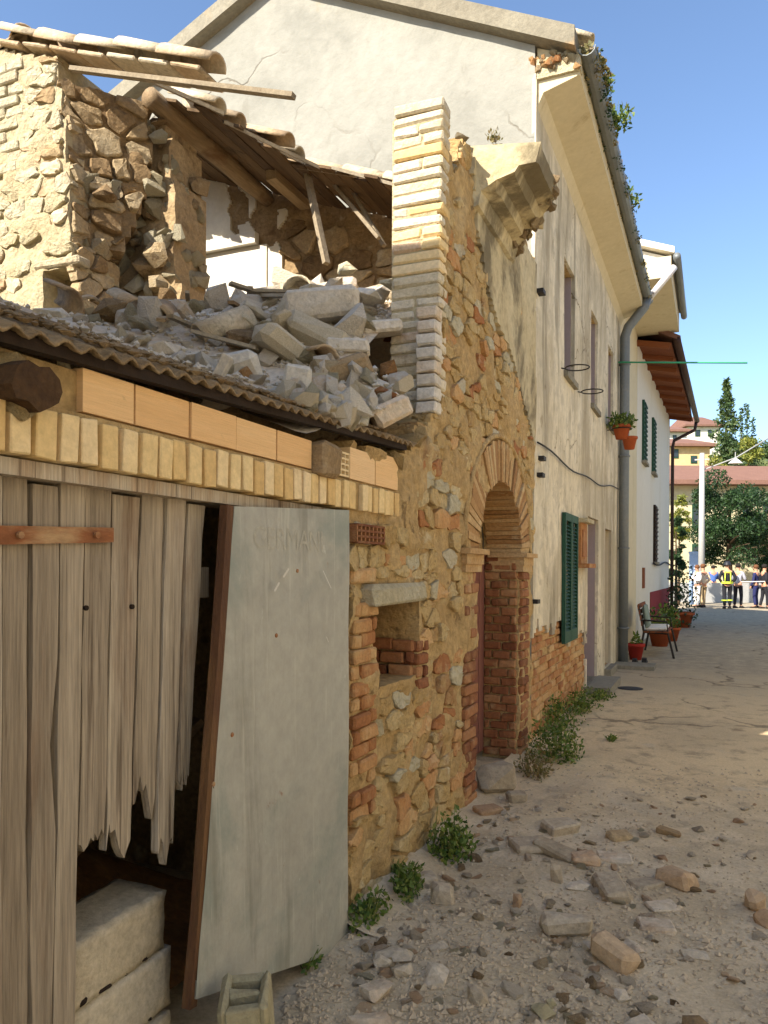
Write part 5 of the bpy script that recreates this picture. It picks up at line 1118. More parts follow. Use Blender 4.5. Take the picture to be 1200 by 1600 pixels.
D(578, 1612, .19, .06, .14, m_srub, 'pale flat stone cut by the bottom edge', 'fallen_stone', 'stone', 'r', rz=0)
D(686, 1495, .11, .045, .08, m_srub, 'pale chip right of the largest flat stone', 'fallen_stone', 'stone', 'r')
D(742, 1575, .08, .08, .11, m_srub, 'pale wedge stone leaning in the grit at the front', 'fallen_stone', 'stone', 'r', rz=.6)
D(690, 1418, .11, .095, .10, m_srub, 'square dusty brick beside the green weeds', rz=.05)
D(664, 1385, .12, .06, .12, m_srub, 'dusty block behind the square brick', rz=.2)
D(681, 1545, .15, .07, .11, m_srub, 'grey rough stone in the lower left grit', 'fallen_stone', 'stone', 'r')
D(630, 1535, .11, .07, .09, m_srub, 'grey stone between the flat stone and the pale angular one', 'fallen_stone', 'stone', 'r')
D(597, 1524, .07, .07, .07, m_srub, 'small upright stone at the flat stone corner', 'fallen_stone', 'stone', 'r')
D(773, 1246, .26, .20, .16, m_srub, 'squared stone block at the foot of the arched door', 'door_stone', 'stone', rz=.3)
D(806, 1258, .13, .08, .12, m_srub, 'smaller stone beside the squared door stone', 'door_stone', 'stone', rz=.2)
D(762, 1280, .18, .06, .13, m_dbrick, 'brick fragment lying before the squared door stone', rz=.4)
for k in range(285):
    px = rd.gauss(890, 120) if rd.random() < .55 else rd.uniform(560, 1195); py = rd.uniform(1230, 1600)
    if rd.random() < .25: py = rd.uniform(1260, 1560); px = onZ(0, py).y and 740 - (py - 1250) * .86 + rd.uniform(15, 120)
    p = wx(px, py)
    if p.x < FX + 0.12: continue
    s = rd.uniform(0.018, 0.06); mt = rd.choice((m_srub, m_srub, m_srub, m_limestone, m_darkstone, m_dbrick)); o = link('stone_chip', rock_mesh('r', mt), None, p + Vector((0, 0, s * 0.08)), Euler((rd.uniform(-.3, .3), rd.uniform(-.3, .3), rd.uniform(0, 6))), (s * rd.uniform(1, 1.8), s * rd.uniform(.8, 1.4), s * rd.uniform(.4, .8)))
    tag(o, 'small ' + tone(mt) + ' chip lying ' + ('along the wall foot' if p.x < -0.9 else 'at the front of the street' if p.y < 3.6 else 'among the fallen bricks of the street'), 'stone', 'small chips scattered on the street')
gr = MB()
for k in range(10500):
    px = rd.uniform(440, 1230); py = 1620 - 420 * rd.random() ** 1.5; p = wx(px, py)
    if p.x < FX + 0.06 or p.x > 1.2: continue
    dens = 0.45 + 0.8 * nz(p.x, p.y, 1.8, 5) + (0.3 if p.x < -0.2 else 0)
    if rd.random() > dens: continue
    octa(gr, p + Vector((0, 0, 0.002)), rd.uniform(0.003, 0.011) if rd.random() < .85 else rd.uniform(.011, .02), rd)
tag(gr.out('gravel', m_ped), 'loose grit and gravel spread over the front of the street', 'gravel', kind='stuff')
# low skirt of crumbled mortar along the wall foot
sk = MB(); ss = frange(2.9, 6.9, 0.08)
for y in ss:
    for q in range(6):
        w = 0.30 * q / 5; sk.v.append(Vector((FX - 0.05 + w, y, gz(FX + w, y) + (0.07 + 0.05 * nz(y, 0, 2.5, 3)) * (1 - q / 5) ** 1.5 - 0.006 + 0.01 * nz(y, w, 9, 2))))
sk.f = [(i * 6 + j, i * 6 + j + 1, (i + 1) * 6 + j + 1, (i + 1) * 6 + j) for i in range(len(ss) - 1) for j in range(5)]
tag(sk.out('mortar_skirt', m_ground, None, True), 'crumbled dirt banked along the stone wall foot', 'dirt', kind='stuff')
dp = thing('drain_cover', 'dark oval drain cover in the street past the door step', 'drain cover', wx(985, 1076)); mb = MB(); c = wx(985, 1076); mb.lathe(c, [(0.16, 0.0), (0.16, 0.006), (0.13, 0.008)], 20); mb.out('rim', m_iron, dp); mb = MB(); mb.lathe(c, [(0.125, 0.004), (0.125, 0.0095)], 20); mb.out('lid', m_iron, dp)

# ================================================================== hanging pots on the downpipe
def pot(o, c, r, h, mat=m_terra):
    mb = MB(); mb.lathe(c, [(r * .62, 0), (r * .92, h * .82), (r * 1.05, h * .82), (r * 1.05, h), (r * .9, h), (r * .86, h * .9)], 14); mb.out('pot', mat, o, True)
hp = thing('hanging_pots', 'two terracotta pots with trailing plant hung high on the downpipe', 'flower pots', onX(962, 690, FX)); c = onX(955, 690, FX + 0.04) + Vector((0.18, -0.3, 0))
pot(hp, c + Vector((0, 0, -.02)), 0.13, 0.2); pot(hp, c + Vector((0.1, .1, -0.16)), 0.11, 0.18)
mb = MB(); mb.tube([c + Vector((0.14 * math.cos(a), 0.14 * math.sin(a), 0.12)) for a in [q * .33 for q in range(20)]], 0.007, 5); mb.tube([c + Vector((-.2, 0, .12)), c + Vector((-.13, 0, .12))], 0.007, 5); mb.out('ring', m_iron, hp)
mb = MB(); leaves(mb, c + Vector((0, 0, .22)), 420, .2, .22, .12, .06, rl, .5); mb.out('leaves', m_leaf, hp)

# ================================================================== SECOND HOUSE (tall, cream boxed eave)
h2 = thing('tall_cream_house', 'tall cream house with lit white gable tip and boxed eave behind the downpipe', 'house', (FX, 14.9, 0))
A2, B2, E2, Z2 = 13.34, 16.4, -0.66, 6.30
MB().box(-6.5, FX, A2, B2 - 0.01, 0, Z2 + 0.02).out('walls', m_cream, h2)
MB().box(FX + 0.004, E2, A2 - 0.1, B2, Z2, Z2 + 0.34).out('boxed_eave', m_soffit, h2)
MB().prism([Vector((x, A2 - 0.02, z)) for x, z in ((E2 - 0.02, Z2 + 0.345), (-3.9, 7.9), (-6.4, Z2 + 0.345))], (0, B2 - A2, 0)).out('gable', m_white, h2)
MB().prism([Vector((x, A2 - 0.16, z)) for x, z in ((E2 + 0.05, Z2 + 0.36), (E2 + 0.05, Z2 + 0.46), (-3.9, 8.06), (-3.9, 7.93))], (0, B2 - A2 + .16, 0)).out('roof_slab', m_white, h2)
mb = MB(); mb.tube([(E2 + 0.09, A2 - 0.15, Z2 + 0.30), (E2 + 0.09, B2, Z2 + 0.30)], 0.06, 10); mb.out('gutter', m_pipe, h2, True)
pipe('white_pipe', 'white plastic pipe slanting from the upper gutter to the zinc downpipe', [(E2 + 0.05, 13.25, 6.45), (E2 - 0.02, 13.22, 6.35), (EX + 0.1, 13.16, 5.95)], 0.055, m_whitepipe)
# ================================================================== THIRD HOUSE (white, brown eave)
A3, B3 = 16.42, 24.9
def x3(y): return FX + 0.20 * (y - A3) / (B3 - A3)
h3 = thing('white_house', 'white house with brown boarded eave and red painted plinth at the street end', 'house', (FX, 20.5, 0)); Z3 = 6.25
MB().prism([Vector((x3(A3), A3, 0)), Vector((x3(B3), B3, 0)), Vector((-8, B3, 0)), Vector((-8, A3, 0))], (0, 0, Z3)).out('walls', m_white, h3)
MB().prism([Vector((x3(19.2) - .1, 19.2, 0)), Vector((x3(19.2) + .02, 19.2, 0)), Vector((x3(B3) + .02, B3 + .02, 0)), Vector((x3(B3) - .5, B3 + .02, 0))], (0, 0, 1.02)).out('plinth', m_redplinth, h3)
yy = A3 - 0.1; bw = (B3 - A3 + .3) / 22
for k in range(22):
    y = A3 - 0.15 + k * bw; MB().prism([Vector((x3(y) - .05, y, Z3 - 0.06)), Vector((x3(y) + .66, y, Z3 - 0.20)), Vector((x3(y) + .66, y, Z3 - 0.18)), Vector((x3(y) - .05, y, Z3 - 0.04))], (0, bw - 0.012, 0)).out('eave_board', m_brownwood, h3)
for k in range(9):
    y = A3 - 0.1 + k * 1.03; MB().bar((x3(y) - .05, y, Z3 - 0.10), (x3(y) + .62, y, Z3 - 0.235), 0.09, 0.10).out('rafter', m_brownwood, h3)
MB().prism([Vector((x3(20) + .74, A3 - .2, Z3 - .17)), Vector((x3(20) + .74, A3 - .2, Z3 - .07)), Vector((-4.2, A3 - .2, 8.1)), Vector((-4.2, A3 - .2, 7.95))], (0, B3 - A3 + .5, 0)).out('roof_slab', m_roofred, h3)
MB().prism([Vector((x3(20) - .1, A3 + .01, Z3 - .03)), Vector((-4.2, A3 + .01, 7.93)), Vector((-8, A3 + .01, Z3 - .03))], (0, B3 - A3 - .02, 0)).out('gable', m_white, h3)
mb = MB(); mb.tube([(x3(A3) + .76, A3 - .2, Z3 - .16), (x3(B3) + .76, B3 + .3, Z3 - .16)], 0.075, 10); mb.out('gutter', m_brownpipe, h3, True)
for (y, z0, z1, w, m_) in ((17.3, 3.9, 5.2, .7, m_green), (19.4, 3.9, 5.2, .7, m_green), (19.9, 1.75, 3.15, .85, m_black)):
    wd = MB().box(x3(y) - .04, x3(y) + .05, y, y + w, z0, z1).out('window', m_, h3); mb = MB()
    for k in range(12): zz = z0 + .08 + k * (z1 - z0 - .16) / 11; mb.box(x3(y) + .045, x3(y) + .075, y + .06, y + w - .06, zz - .012, zz + .03)
    mb.out('louvres', m_ if m_ is not m_black else m_brownpipe, wd); MB().box(x3(y), x3(y) + .1, y - .05, y + w + .05, z0 - .06, z0).out('sill', m_verge, wd)
MB().box(x3(17.6) - .02, x3(17.6) + .03, 17.5, 17.9, 1.15, 1.6).out('meter_box', m_brownwood, h3)
pipe('brown_downpipe', 'brown downpipe at the far corner of the white house', [(x3(B3) + .74, B3 + .2, Z3 - .2), (x3(B3) + .70, B3 + .2, Z3 - .45), (x3(B3) + .12, B3 + .1, Z3 - .75), (x3(B3) + .08, B3 + .08, Z3 - .95), (x3(B3) + .08, B3 + .08, 0.02)], 0.05, m_brownpipe)
cable('wall_pipe', 'thin wire along the white house beneath the dark shuttered window', [(x3(y) + .05, y, 1.72 - 0.05 * math.sin((y - 19.5) * 1.3)) for y in frange(19.5, 24.8, .4)], .02)
a, b = onY(966, 566, 12.9), onY(1168, 567, 12.9)
cable('green_pole', 'thin green pole sticking out level over the street from the house front', [a, a.lerp(b, .5), b], 0.014, flat('green plastic', (60, 150, 110)), 'pole')

# ================================================================== BENCH and pots along the houses
bn_ = thing('bench', 'dark iron bench with white cushions against the cream house', 'bench', (FX + 0.35, 14.9, 0)); BX = FX + 0.22
for yb in (14.35, 15.65):
    mb = MB(); mb.tube([(BX, yb, 0.92), (BX + .10, yb, .45), (BX + .02, yb, 0)], .022, 6); mb.tube([(BX + .10, yb, .45), (BX + .50, yb, .43), (BX + .60, yb, 0)], .022, 6); mb.tube([(BX + .06, yb, .66), (BX + .48, yb, .64), (BX + .5, yb, .43)], .016, 6); mb.out('side_frame', m_iron, bn_)
for k in range(4): MB().box(BX + .10 + k * .105, BX + .19 + k * .105, 14.30, 15.70, .445, .465).out('seat_slat', m_brownwood, bn_)
for k in range(4): z = .56 + k * .10; x = BX + .085 - (z - .45) * .2; MB().box(x - .01, x + .012, 14.30, 15.70, z, z + .08).out('back_slat', m_brownwood, bn_)
m_cush = flat('white cushion', (206, 200, 188)); m_gcush = flat('grey green cushion', (120, 132, 118))
for i, yb in enumerate((14.4, 15.0)):
    v_, f_ = hull([p + Vector((BX + .30, yb + .22, .50)) for p in block_pts(.36, .42, .06, .02, .01)]); o = tag(add('seat_cushion', v_, f_, m_cush), ('white seat cushion at the near end of the bench', 'white seat cushion in the middle of the bench')[i], 'cushion', 'cushions on the bench')
v_, f_ = hull([p for p in block_pts(.08, .44, .40, .03, .01)]); o = link('back_cushion', mkmesh('back_cushion', v_, f_, m_gcush), None, (BX + .12, 14.6, .72), Euler((0, -.2, 0))); tag(o, 'grey green cushion leaning on the bench back', 'cushion', 'cushions on the bench')
def potted(label, p, r, h, n, fol, mat=m_terra, leaf=m_leaf, lh=None):
    o = thing('potted_plant', label, 'potted plant', p, 'potted plants along the houses'); pot(o, Vector(p), r, h, mat); mb = MB(); leaves(mb, Vector(p) + Vector((0, 0, h + fol * .6)), n, fol * .8, fol * .8, lh or fol, .09, rl, .5); mb.out('leaves', leaf, o)
potted('red pot under the near end of the bench', (FX + .22, 13.9, 0), .15, .28, 40, .1, flat('red plastic', (150, 44, 34)))
potted('terracotta planter with low plant beyond the bench', (FX + .45, 16.6, 0), .24, .34, 200, .3)
potted('second terracotta planter with low plant beyond the bench', (FX + .6, 17.9, 0), .2, .3, 200, .3)
potted('tall leafy plant in a large terracotta pot at the white house corner', (x3(22) + .55, 22.3, 0), .30, .42, 700, .55, leaf=m_leafdark, lh=1.1)
potted('terracotta pot at the corner of the red plinth', (x3(21) + .35, 20.8, 0), .22, .34, 120, .25, leaf=m_leafdark)
for i, (x, y) in enumerate(((FX + .26, 13.35), (FX + .40, 13.5))):
    v_, f_ = hull([Vector((x + q[0], y + q[1], q[2])) for q in ((-.04, -.14, 0), (.04, -.14, 0), (.045, .13, 0), (-.045, .13, 0), (-.035, -.13, .08), (.035, -.13, .08), (.035, -.04, .09), (-.035, -.04, .09), (.03, .12, .035), (-.03, .12, .035))])
    tag(add('shoe', v_, f_, m_iron), ('black shoe nearest the foot of the zinc downpipe', 'black shoe standing farther out from the zinc downpipe')[i], 'shoe', 'shoes by the downpipe')
# raised kerb slab by the downpipe
tag(MB().box(FX + .0, FX + .62, 12.45, 13.0, 0, .06).out('threshold_slab', m_verge), 'low worn stone slab before the zinc downpipe', 'slab')

# ================================================================== FAR END: hill, houses, trees, pole, people
hv = []; hxs = frange(-60, 140, 8); hys = [52, 60, 75, 95, 120, 160, 220]
for y in hys:
    for x in hxs: hv.append((x, y, max(-.3, (y - 55) * 0.26 * (1 - .35 * max(0, (y - 120) / 100)) + 2.0 * nz(x, y, .03, 2) - (0.5 if y < 56 else 0)) if y > 52 else -.4))
n = len(hxs); m_hill = M('hill scrub', [(70, 84, 40), (104, 112, 60), (130, 128, 76)], .25, .6, 0, bump=.8, bscale=1.5, bdist=.3, world_xyz=True)
tag(add('hill', hv, [(j * n + i, j * n + i + 1, (j + 1) * n + i + 1, (j + 1) * n + i) for j in range(len(hys) - 1) for i in range(n - 1)], m_hill, None, True), kind='structure')
def far(px, py, d):                                   # point at depth d metres along the view
    return CAM + ray(px, py) * d
def house(name, label, px0, px1, d, ztop_py, zb, mat, roofm, ridge=1.6, wins=(), depth=7, cat='house', over=.6):
    a, b = far(px0, HORY, d), far(px1, HORY, d); zt = far(px0, ztop_py, d).z; o = thing(name, label, cat, (a.x, a.y, zb)); back = fwd * depth
    A = [Vector((a.x, a.y, zb)), Vector((b.x, b.y, zb)), Vector((b.x, b.y, zb)) + back, Vector((a.x, a.y, zb)) + back]
    MB().prism(A, (0, 0, zt - zb)).out('wall', mat, o); e = (b - a).normalized() * over; f = fwd * over; c4 = [A[0] - e - f, A[1] + e - f, A[2] + e + f, A[3] - e + f]
    c4 = [Vector((p.x, p.y, zt)) for p in c4]; m1, m2 = (c4[0] + c4[3]) / 2 + e * 2 + Vector((0, 0, ridge)), (c4[1] + c4[2]) / 2 - e * 2 + Vector((0, 0, ridge))
    mb = MB(); lo = Vector((0, 0, -.25)); mb.raw(c4 + [m1, m2] + [p + lo for p in c4], [(0, 1, 5, 4), (1, 2, 5), (2, 3, 4, 5), (3, 0, 4), (6, 7, 1, 0), (7, 8, 2, 1), (8, 9, 3, 2), (9, 6, 0, 3), (9, 8, 7, 6)]); mb.out('roof', roofm, o)
    for (x0, y0, x1, y1, m_) in wins:
        p, q = far(x0, y1, d), far(x1, y0, d); p -= fwd * .06; q -= fwd * .06; mb = MB(); mb.prism([p, Vector((q.x, q.y, p.z)), q, Vector((p.x, p.y, q.z))], fwd * .12); w_ = mb.out('window', m_, o)
        mb = MB(); s_ = (q - p) * .14; mb.prism([p + s_ - fwd * .03, Vector((q.x - s_.x, q.y - s_.y, p.z + s_.z)) - fwd * .03, q - s_ - fwd * .03, Vector((p.x + s_.x, p.y + s_.y, q.z - s_.z)) - fwd * .03], fwd * .02); mb.out('pane', m_glass, w_)
    return o
house('yellow_villa', 'pale yellow villa with dark overhanging roof behind the street trees', 1020, 1290, 46, 752, -.2, m_yellow, m_roofred, 1.5, [(1081, 788, 1092, 826, m_green), (1192, 784, 1204, 832, m_green), (1160, 784, 1170, 830, m_green), (1081, 850, 1092, 884, m_green)], 8, over=1.0)
house('orange_house', 'orange yellow house up the slope above the dark villa roof', 1030, 1108, 75, 694, 3, m_orange, m_roofred, 1.2, [(1052, 702, 1060, 716, m_green), (1079, 712, 1089, 724, m_green)], 8)
house('hilltop_white_house', 'white house high on the hill above the orange house', 1074, 1124, 108, 664, 10, m_white, m_roofred, 2.0, [(1086, 672, 1094, 682, m_green), (1106, 672, 1114, 682, m_green)], 9)
house('far_cream_house', 'cream house just right of the white house eave on the hill', 1040, 1072, 92, 672, 8, m_white, m_roofred, 1.2, [(1051, 680, 1057, 688, m_green)], 8)
rt_ = random.Random(77)
def tree(name, label, px, d, base, top_py, width_px, n, size, mat, shape='round', trunk_r=.18, group='trees at the street end', low=0.25):
    p = far(px, HORY, d); p.z = base; topz = far(px, top_py, d).z; h = topz - base; w = width_px * d / FPX / 2; o = thing(name, label, 'tree', p, group)
    mb = MB(); mb.tube([p - Vector((0, 0, .2)), p + Vector((rt_.uniform(-.1, .1), 0, h * .4)), p + Vector((0, rt_.uniform(-.1, .1), h * .8))], trunk_r, 8, trunk_r * .25)
    for k in range(7):
        z = h * rt_.uniform(low, .75); a = rt_.uniform(0, 6.28); ln = w * (.8 if shape != 'cone' else .8 * (1 - z / h)); mb.tube([p + Vector((0, 0, z)), p + Vector((math.cos(a) * ln * .6, math.sin(a) * ln * .6, z + .15 * ln)), p + Vector((math.cos(a) * ln, math.sin(a) * ln, z + .2 * ln))], trunk_r * .35, 6, trunk_r * .08)
    mb.out('trunk', m_bark, o); mb = MB()
    if shape == 'cone':
        L = 26
        for k in range(L):
            f = k / (L - 1); z = h * (low + (1 - low) * f); r = w * (1 - f) ** .8 * rt_.uniform(.75, 1.1) + .06
            for q in range(max(2, int(6 * (1 - f)) + 1)):
                a = rt_.uniform(0, 6.28); c = p + Vector((math.cos(a) * r * .6, math.sin(a) * r * .6, z)); leaves(mb, c, max(5, int(n / L / 5)), r * .5 + .05, r * .5 + .05, h / L * .7, size, rt_, -.2)
    else:
        for k in range(26):
            a = rt_.uniform(0, 6.28); f = rt_.random(); z = h * (low + (1 - low) * rt_.uniform(.08, .92)); rr_ = w * math.sqrt(rt_.random()) * (math.sin(math.pi * min(.97, max(.12, (z / h - low) / (1 - low)))) ** .5)
            c = p + Vector((math.cos(a) * rr_, math.sin(a) * rr_, z)); s = w * rt_.uniform(.22, .42); leaves(mb, c, n // 26, s, s, s * .75, size, rt_, .2)
    mb.out('crown', mat, o); return o
tree('cedar', 'tall sparse conifer rising above the houses behind the pole', 1133, 56, 0, 600, 100, 15000, .24, m_leafpine, 'cone', .3)
tree('leafy_tree', 'broad dark leafy tree in front of the yellow villa', 1140, 41, 0, 735, 130, 20000, .14, m_leafdark, 'round', .22, low=.22)
tree('leafy_tree', 'dark leafy tree at the right edge behind the standing people', 1200, 44, 0, 770, 110, 14000, .14, m_leafdark, 'round', .22, low=.22)
tree('leafy_tree', 'yellow green tree on the slope at the upper right', 1168, 66, 3, 672, 80, 11000, .2, m_leafolive, 'round', .22, low=.2)
tree('leafy_tree', 'pale green tree tucked between conifer and villa roof', 1112, 52, 0, 705, 60, 7000, .15, m_leafolive, 'round', .2, low=.4)
tree('leafy_tree', 'grey green tree at the right edge of the hill', 1200, 85, 8, 668, 80, 8000, .25, m_leafpine, 'round', .2, low=.2)
tree('cypress', 'slim cypress spire left of the slope skyline', 1157, 84, 8, 640, 14, 1500, .3, m_leafpine, 'cone', .15, low=.08)
tree('cypress', 'second cypress spire beside the yellow green tree', 1166, 84, 8, 634, 15, 1500, .3, m_leafpine, 'cone', .15, low=.08)
tree('cypress', 'third shorter cypress on the slope skyline', 1175, 86, 8, 656, 14, 1200, .3, m_leafpine, 'cone', .15, low=.08)
tree('hedge_shrub', 'dark climbing shrub filling the gap beside the white house corner', 1056, 30, 0, 800, 30, 5000, .09, m_leafdark, 'round', .07, low=.05)
tree('hedge_shrub', 'lighter green shrub above the dark climber by the white house', 1060, 34, 0, 770, 32, 3500, .10, m_leafolive, 'round', .07, low=.5)
wood = MB()
for k in range(70):
    px = rt_.uniform(1030, 1330); d = rt_.uniform(90, 150); c = far(px, HORY, d); j = (d - 55) * .24; c.z = max(1, j) + rt_.uniform(-1, 2.5); leaves(wood, c, 130, 3.2, 3.2, 2.4, .7, rt_, .3)
tag(wood.out('hill_wood', m_leafpine), 'far scrub and wood covering the hillside', 'wood', kind='stuff')
up_ = thing('utility_pole', 'pale concrete utility pole standing before the dark tree', 'pole', Vector((far(1096, HORY, 33.5).x, far(1096, HORY, 33.5).y, 0))); p = wloc(up_)
mb = MB(); mb.tube([p, p + Vector((0, 0, far(1096, 708, 33.5).z))], .15, 12, .10); mb.out('shaft', m_pole, up_, True)
zt = far(1096, 718, 33.5).z; MB().bar(p + Vector((-.3, 0, zt)), p + Vector((.3, 0, zt)), .06, .06).out('cross_arm', m_pole, up_)
cable('overhead_cable', 'overhead cable running from the utility pole to the right', [far(1097, 735, 33.5), far(1150, 715, 34), far(1215, 676, 34.5)], .03, m_pole)
ln_ = thing('street_lamp', 'white street lamp head hanging from the overhead cable', 'lamp', far(1149, 724, 34)); v_, f_ = hull([wloc(ln_) + Vector(q) for q in ((-.3, 0, 0), (.3, 0, 0), (0, .3, 0), (0, -.3, 0), (0, 0, .28), (.2, .2, 0), (-.2, -.2, 0))]); add('lamp_shade', v_, f_, m_whitepipe, ln_)
mb = MB(); mb.tube([wloc(ln_) + Vector((0, 0, .2)), wloc(ln_) + Vector((0, 0, .5))], .02, 6); mb.out('rod', m_pole, ln_)
bc_ = thing('blue_cabinet', 'tall pale blue cabinet beside the utility pole', 'cabinet', Vector((far(1085, HORY, 35).x, far(1085, HORY, 35).y, 0))); p = wloc(bc_)
MB().box(p.x - .22, p.x + .22, p.y - .2, p.y + .2, 0, 2.3).out('body', m_bluecab, bc_); MB().box(p.x - .25, p.x + .25, p.y - .23, p.y + .23, 2.3, 2.4).out('roof_cap', m_bluecab, bc_); MB().box(p.x - .18, p.x + .18, p.y - .215, p.y - .202, .1, 2.2).out('door', m_bluecab, bc_)
p0, p1 = far(1045, HORY, 37), far(1330, HORY, 37); lw = MB(); lw.prism([Vector((p0.x, p0.y, 0)), Vector((p1.x, p1.y, 0)), Vector((p1.x, p1.y, 0)) + fwd * .25, Vector((p0.x, p0.y, 0)) + fwd * .25], (0, 0, .95)); tag(lw.out('low_wall', m_pole), 'low grey wall across the street end behind the people', 'wall')
a, b = far(1158, 909, 31.2), far(1230, 908, 31.2); tp_ = MB(); tp_.bar(a, b, .01, .035); tag(tp_.out('barrier_tape', flat('barrier tape', (210, 200, 196))), 'pale barrier tape stretched across the street end', 'tape')

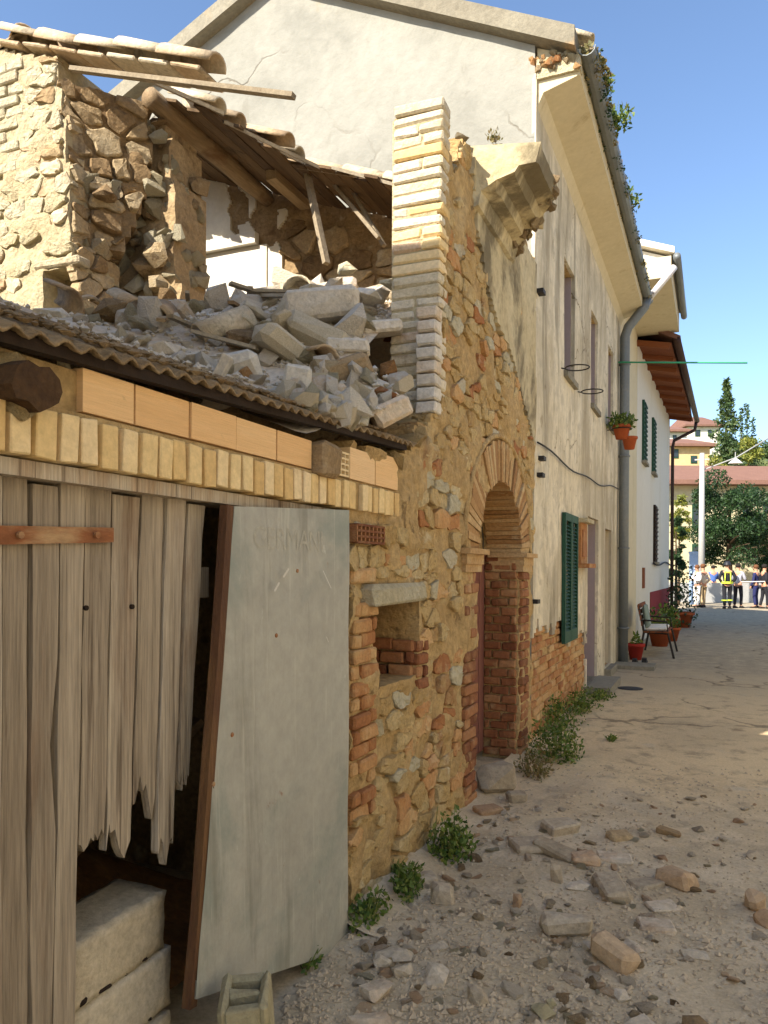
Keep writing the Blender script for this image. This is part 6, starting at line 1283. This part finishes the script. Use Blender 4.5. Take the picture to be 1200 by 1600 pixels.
# ---- people
m_skin = flat('skin', (186, 134, 104), .6)
def skin(name, nodes, edges, mat, parent, root=0, sub=1):
    me = bpy.data.meshes.new(name); bm = bmesh.new(); lay = bm.verts.layers.skin.verify(); bv = [bm.verts.new(n_[0]) for n_ in nodes]
    for a, b in edges: bm.edges.new((bv[a], bv[b]))
    for i, n_ in enumerate(nodes): r = n_[1]; bv[i][lay].radius = r if isinstance(r, tuple) else (r, r); bv[i][lay].use_root = (i == root)
    bm.to_mesh(me); bm.free(); me.materials.append(mat)
    o = bpy.data.objects.new(name, me); COL.objects.link(o); o.parent = parent; o.modifiers.new('skin', 'SKIN').use_smooth_shade = True; s = o.modifiers.new('sub', 'SUBSURF'); s.levels = sub; s.render_levels = sub; return o
def person(label, px, py, rz, top, legs, hair, hgt=1.75, stripes=False, helmet=None, arms=0, stride=.0):
    p = onZ(px, py); o = thing('person', label, 'person', p, 'people at the street end'); o.rotation_euler = (0, 0, rz); o.scale = (hgt / 1.75,) * 3; S = stride
    hand = {0: ((.25, .02, 1.14), (.24, .12, .90), (.23, .16, .80)), 1: ((.27, .05, 1.15), (.16, .28, 1.18), (.10, .33, 1.2)), 2: ((.30, -.05, 1.16), (.16, .05, .98), (.10, .06, .96))}[arms]
    P = [((0, 0, .95), (.14, .10)), ((0, 0, 1.18), (.13, .09)), ((0, -.01, 1.40), (.16, .10)), ((0, .0, 1.53), .055), ((0, .015, 1.60), (.075, .09)), ((0, .015, 1.70), (.075, .09)), ((0, .01, 1.75), .05)]
    E = [(0, 1), (1, 2), (2, 3), (3, 4), (4, 5), (5, 6)]
    for s in (-1, 1):
        k = len(P); P += [((s * .19, -.01, 1.42), .06), ((s * hand[0][0], hand[0][1], hand[0][2]), .045), ((s * hand[1][0], hand[1][1], hand[1][2]), .032), ((s * hand[2][0], hand[2][1], hand[2][2]), (.035, .02))]; E += [(2, k), (k, k + 1), (k + 1, k + 2), (k + 2, k + 3)]
        k = len(P); P += [((s * .10, 0, .88), .085), ((s * .11, .03 + s * S * .5, .50), .058), ((s * .11, -.02 + s * S, .09), .042), ((s * .12, .13 + s * S, .04), .035)]; E += [(0, k), (k, k + 1), (k + 1, k + 2), (k + 2, k + 3)]
    skin('body', P, E, m_skin, o)
    J = [((0, 0, .90), (.165, .125)), ((0, 0, 1.15), (.155, .115)), ((0, -.01, 1.40), (.18, .12)), ((0, 0, 1.49), .07)]; E = [(0, 1), (1, 2), (2, 3)]
    for s in (-1, 1): k = len(J); J += [((s * .195, -.01, 1.42), .075), ((s * hand[0][0], hand[0][1], hand[0][2]), .06), ((s * hand[1][0], hand[1][1], hand[1][2]), .046)]; E += [(2, k), (k, k + 1), (k + 1, k + 2)]
    jk = skin('jacket', J, E, top, o)
    T = [((0, 0, .97), (.155, .115))]; E = []
    for s in (-1, 1): k = len(T); T += [((s * .10, 0, .86), .10), ((s * .11, .03 + s * S * .5, .50), .075), ((s * .11, -.02 + s * S, .10), .062)]; E += [(0, k), (k, k + 1), (k + 1, k + 2)]
    skin('trousers', T, E, legs, o)
    def local(mb_, name, mat): ob = bpy.data.objects.new(name, mkmesh(name, mb_.v, mb_.f, mat, True)); COL.objects.link(ob); ob.parent = o; return ob
    for s in (-1, 1):
        mb = MB(); v_, f_ = hull([Vector((s * .115 + q[0], .05 + s * S + q[1], q[2])) for q in ((-.05, -.12, 0), (.05, -.12, 0), (.05, .14, 0), (-.05, .14, 0), (-.045, -.11, .10), (.045, -.11, .10), (.04, .12, .05), (-.04, .12, .05))]); mb.raw(v_, f_); local(mb, 'shoe', m_iron)
    mb = MB(); mb.lathe((0, 0.0, 1.66), [(.098, 0.0), (.108, .05), (.10, .10), (.06, .145), (.01, .155)] if helmet is None else [(.15, .01), (.13, .04), (.125, .10), (.08, .165), (.01, .18)], 12); local(mb, 'hair' if helmet is None else 'helmet', hair if helmet is None else helmet)
    mb = MB(); v_, f_ = hull([Vector(q) for q in ((-.012, .10, 1.66), (.012, .10, 1.66), (0, .10, 1.70), (0, .13, 1.665))]); mb.raw(v_, f_); local(mb, 'nose', m_skin)
    if stripes:
        my = flat('reflective yellow', (186, 200, 70))
        for (z, rx, ry) in ((.98, .19, .15), (1.02, .19, .15)): mb = MB(); mb.tube([(rx * math.cos(a), ry * math.sin(a), z) for a in [2 * math.pi * q / 20 for q in range(21)]], .024, 6); local(mb, 'stripe', my)
        for s in (-1, 1): mb = MB(); mb.tube([(s * .10, -.135, 1.0), (s * .10, -.155, 1.2), (s * .09, -.14, 1.45)], .022, 6); local(mb, 'stripe', my)
        mb = MB(); mb.tube([(-.10, -.15, 1.40), (0, -.16, 1.40), (.10, -.15, 1.40)], .022, 6); local(mb, 'stripe', my)
        for s in (-1, 1): mb = MB(); mb.tube([(s * .11 + .09 * math.cos(a), s * S * .8 + .09 * math.sin(a), .32) for a in [2 * math.pi * q / 14 for q in range(15)]], .028, 6); local(mb, 'stripe', my)
    return o
wht, tan_, drk, nav, gry, blk = (flat('white cloth', (222, 216, 206)), flat('tan cloth', (176, 150, 112)), flat('dark cloth', (30, 30, 34)), flat('navy cloth', (36, 40, 78)), flat('grey cloth', (150, 150, 158)), flat('black hair', (32, 26, 22)))
brn = flat('brown hair', (96, 62, 38)); blu = flat('blue cloth', (70, 96, 150))
person('person in white shirt and white trousers left of the firefighter', 1089, 949, 2.2, wht, wht, brn, 1.72, arms=1)
person('person in pale shirt, tan trousers and dark bag beside the white clad person', 1098, 949, 0.7, flat('cream cloth', (214, 190, 160)), tan_, brn, 1.76, arms=2, stride=.08)
person('person in a blue top standing farther back near the cabinet', 1114, 941, 0.4, blu, blu, blk, 1.74, arms=1)
person('firefighter seen from behind in dark gear with yellow reflective stripes', 1136, 951, 0.15, drk, drk, blk, 1.84, True, flat('dark helmet', (34, 34, 38), .5), arms=2, stride=.12)
person('person in grey top and dark trousers just right of the firefighter', 1153, 950, -.5, gry, drk, blk, 1.78, arms=1, stride=.05)
person('person in a navy jacket left of the pair by the tape', 1181, 950, 1.2, nav, nav, brn, 1.74, arms=0)
person('person in dark clothes at the right edge by the tape', 1194, 951, -1.2, drk, drk, blk, 1.76, arms=2, stride=.1)
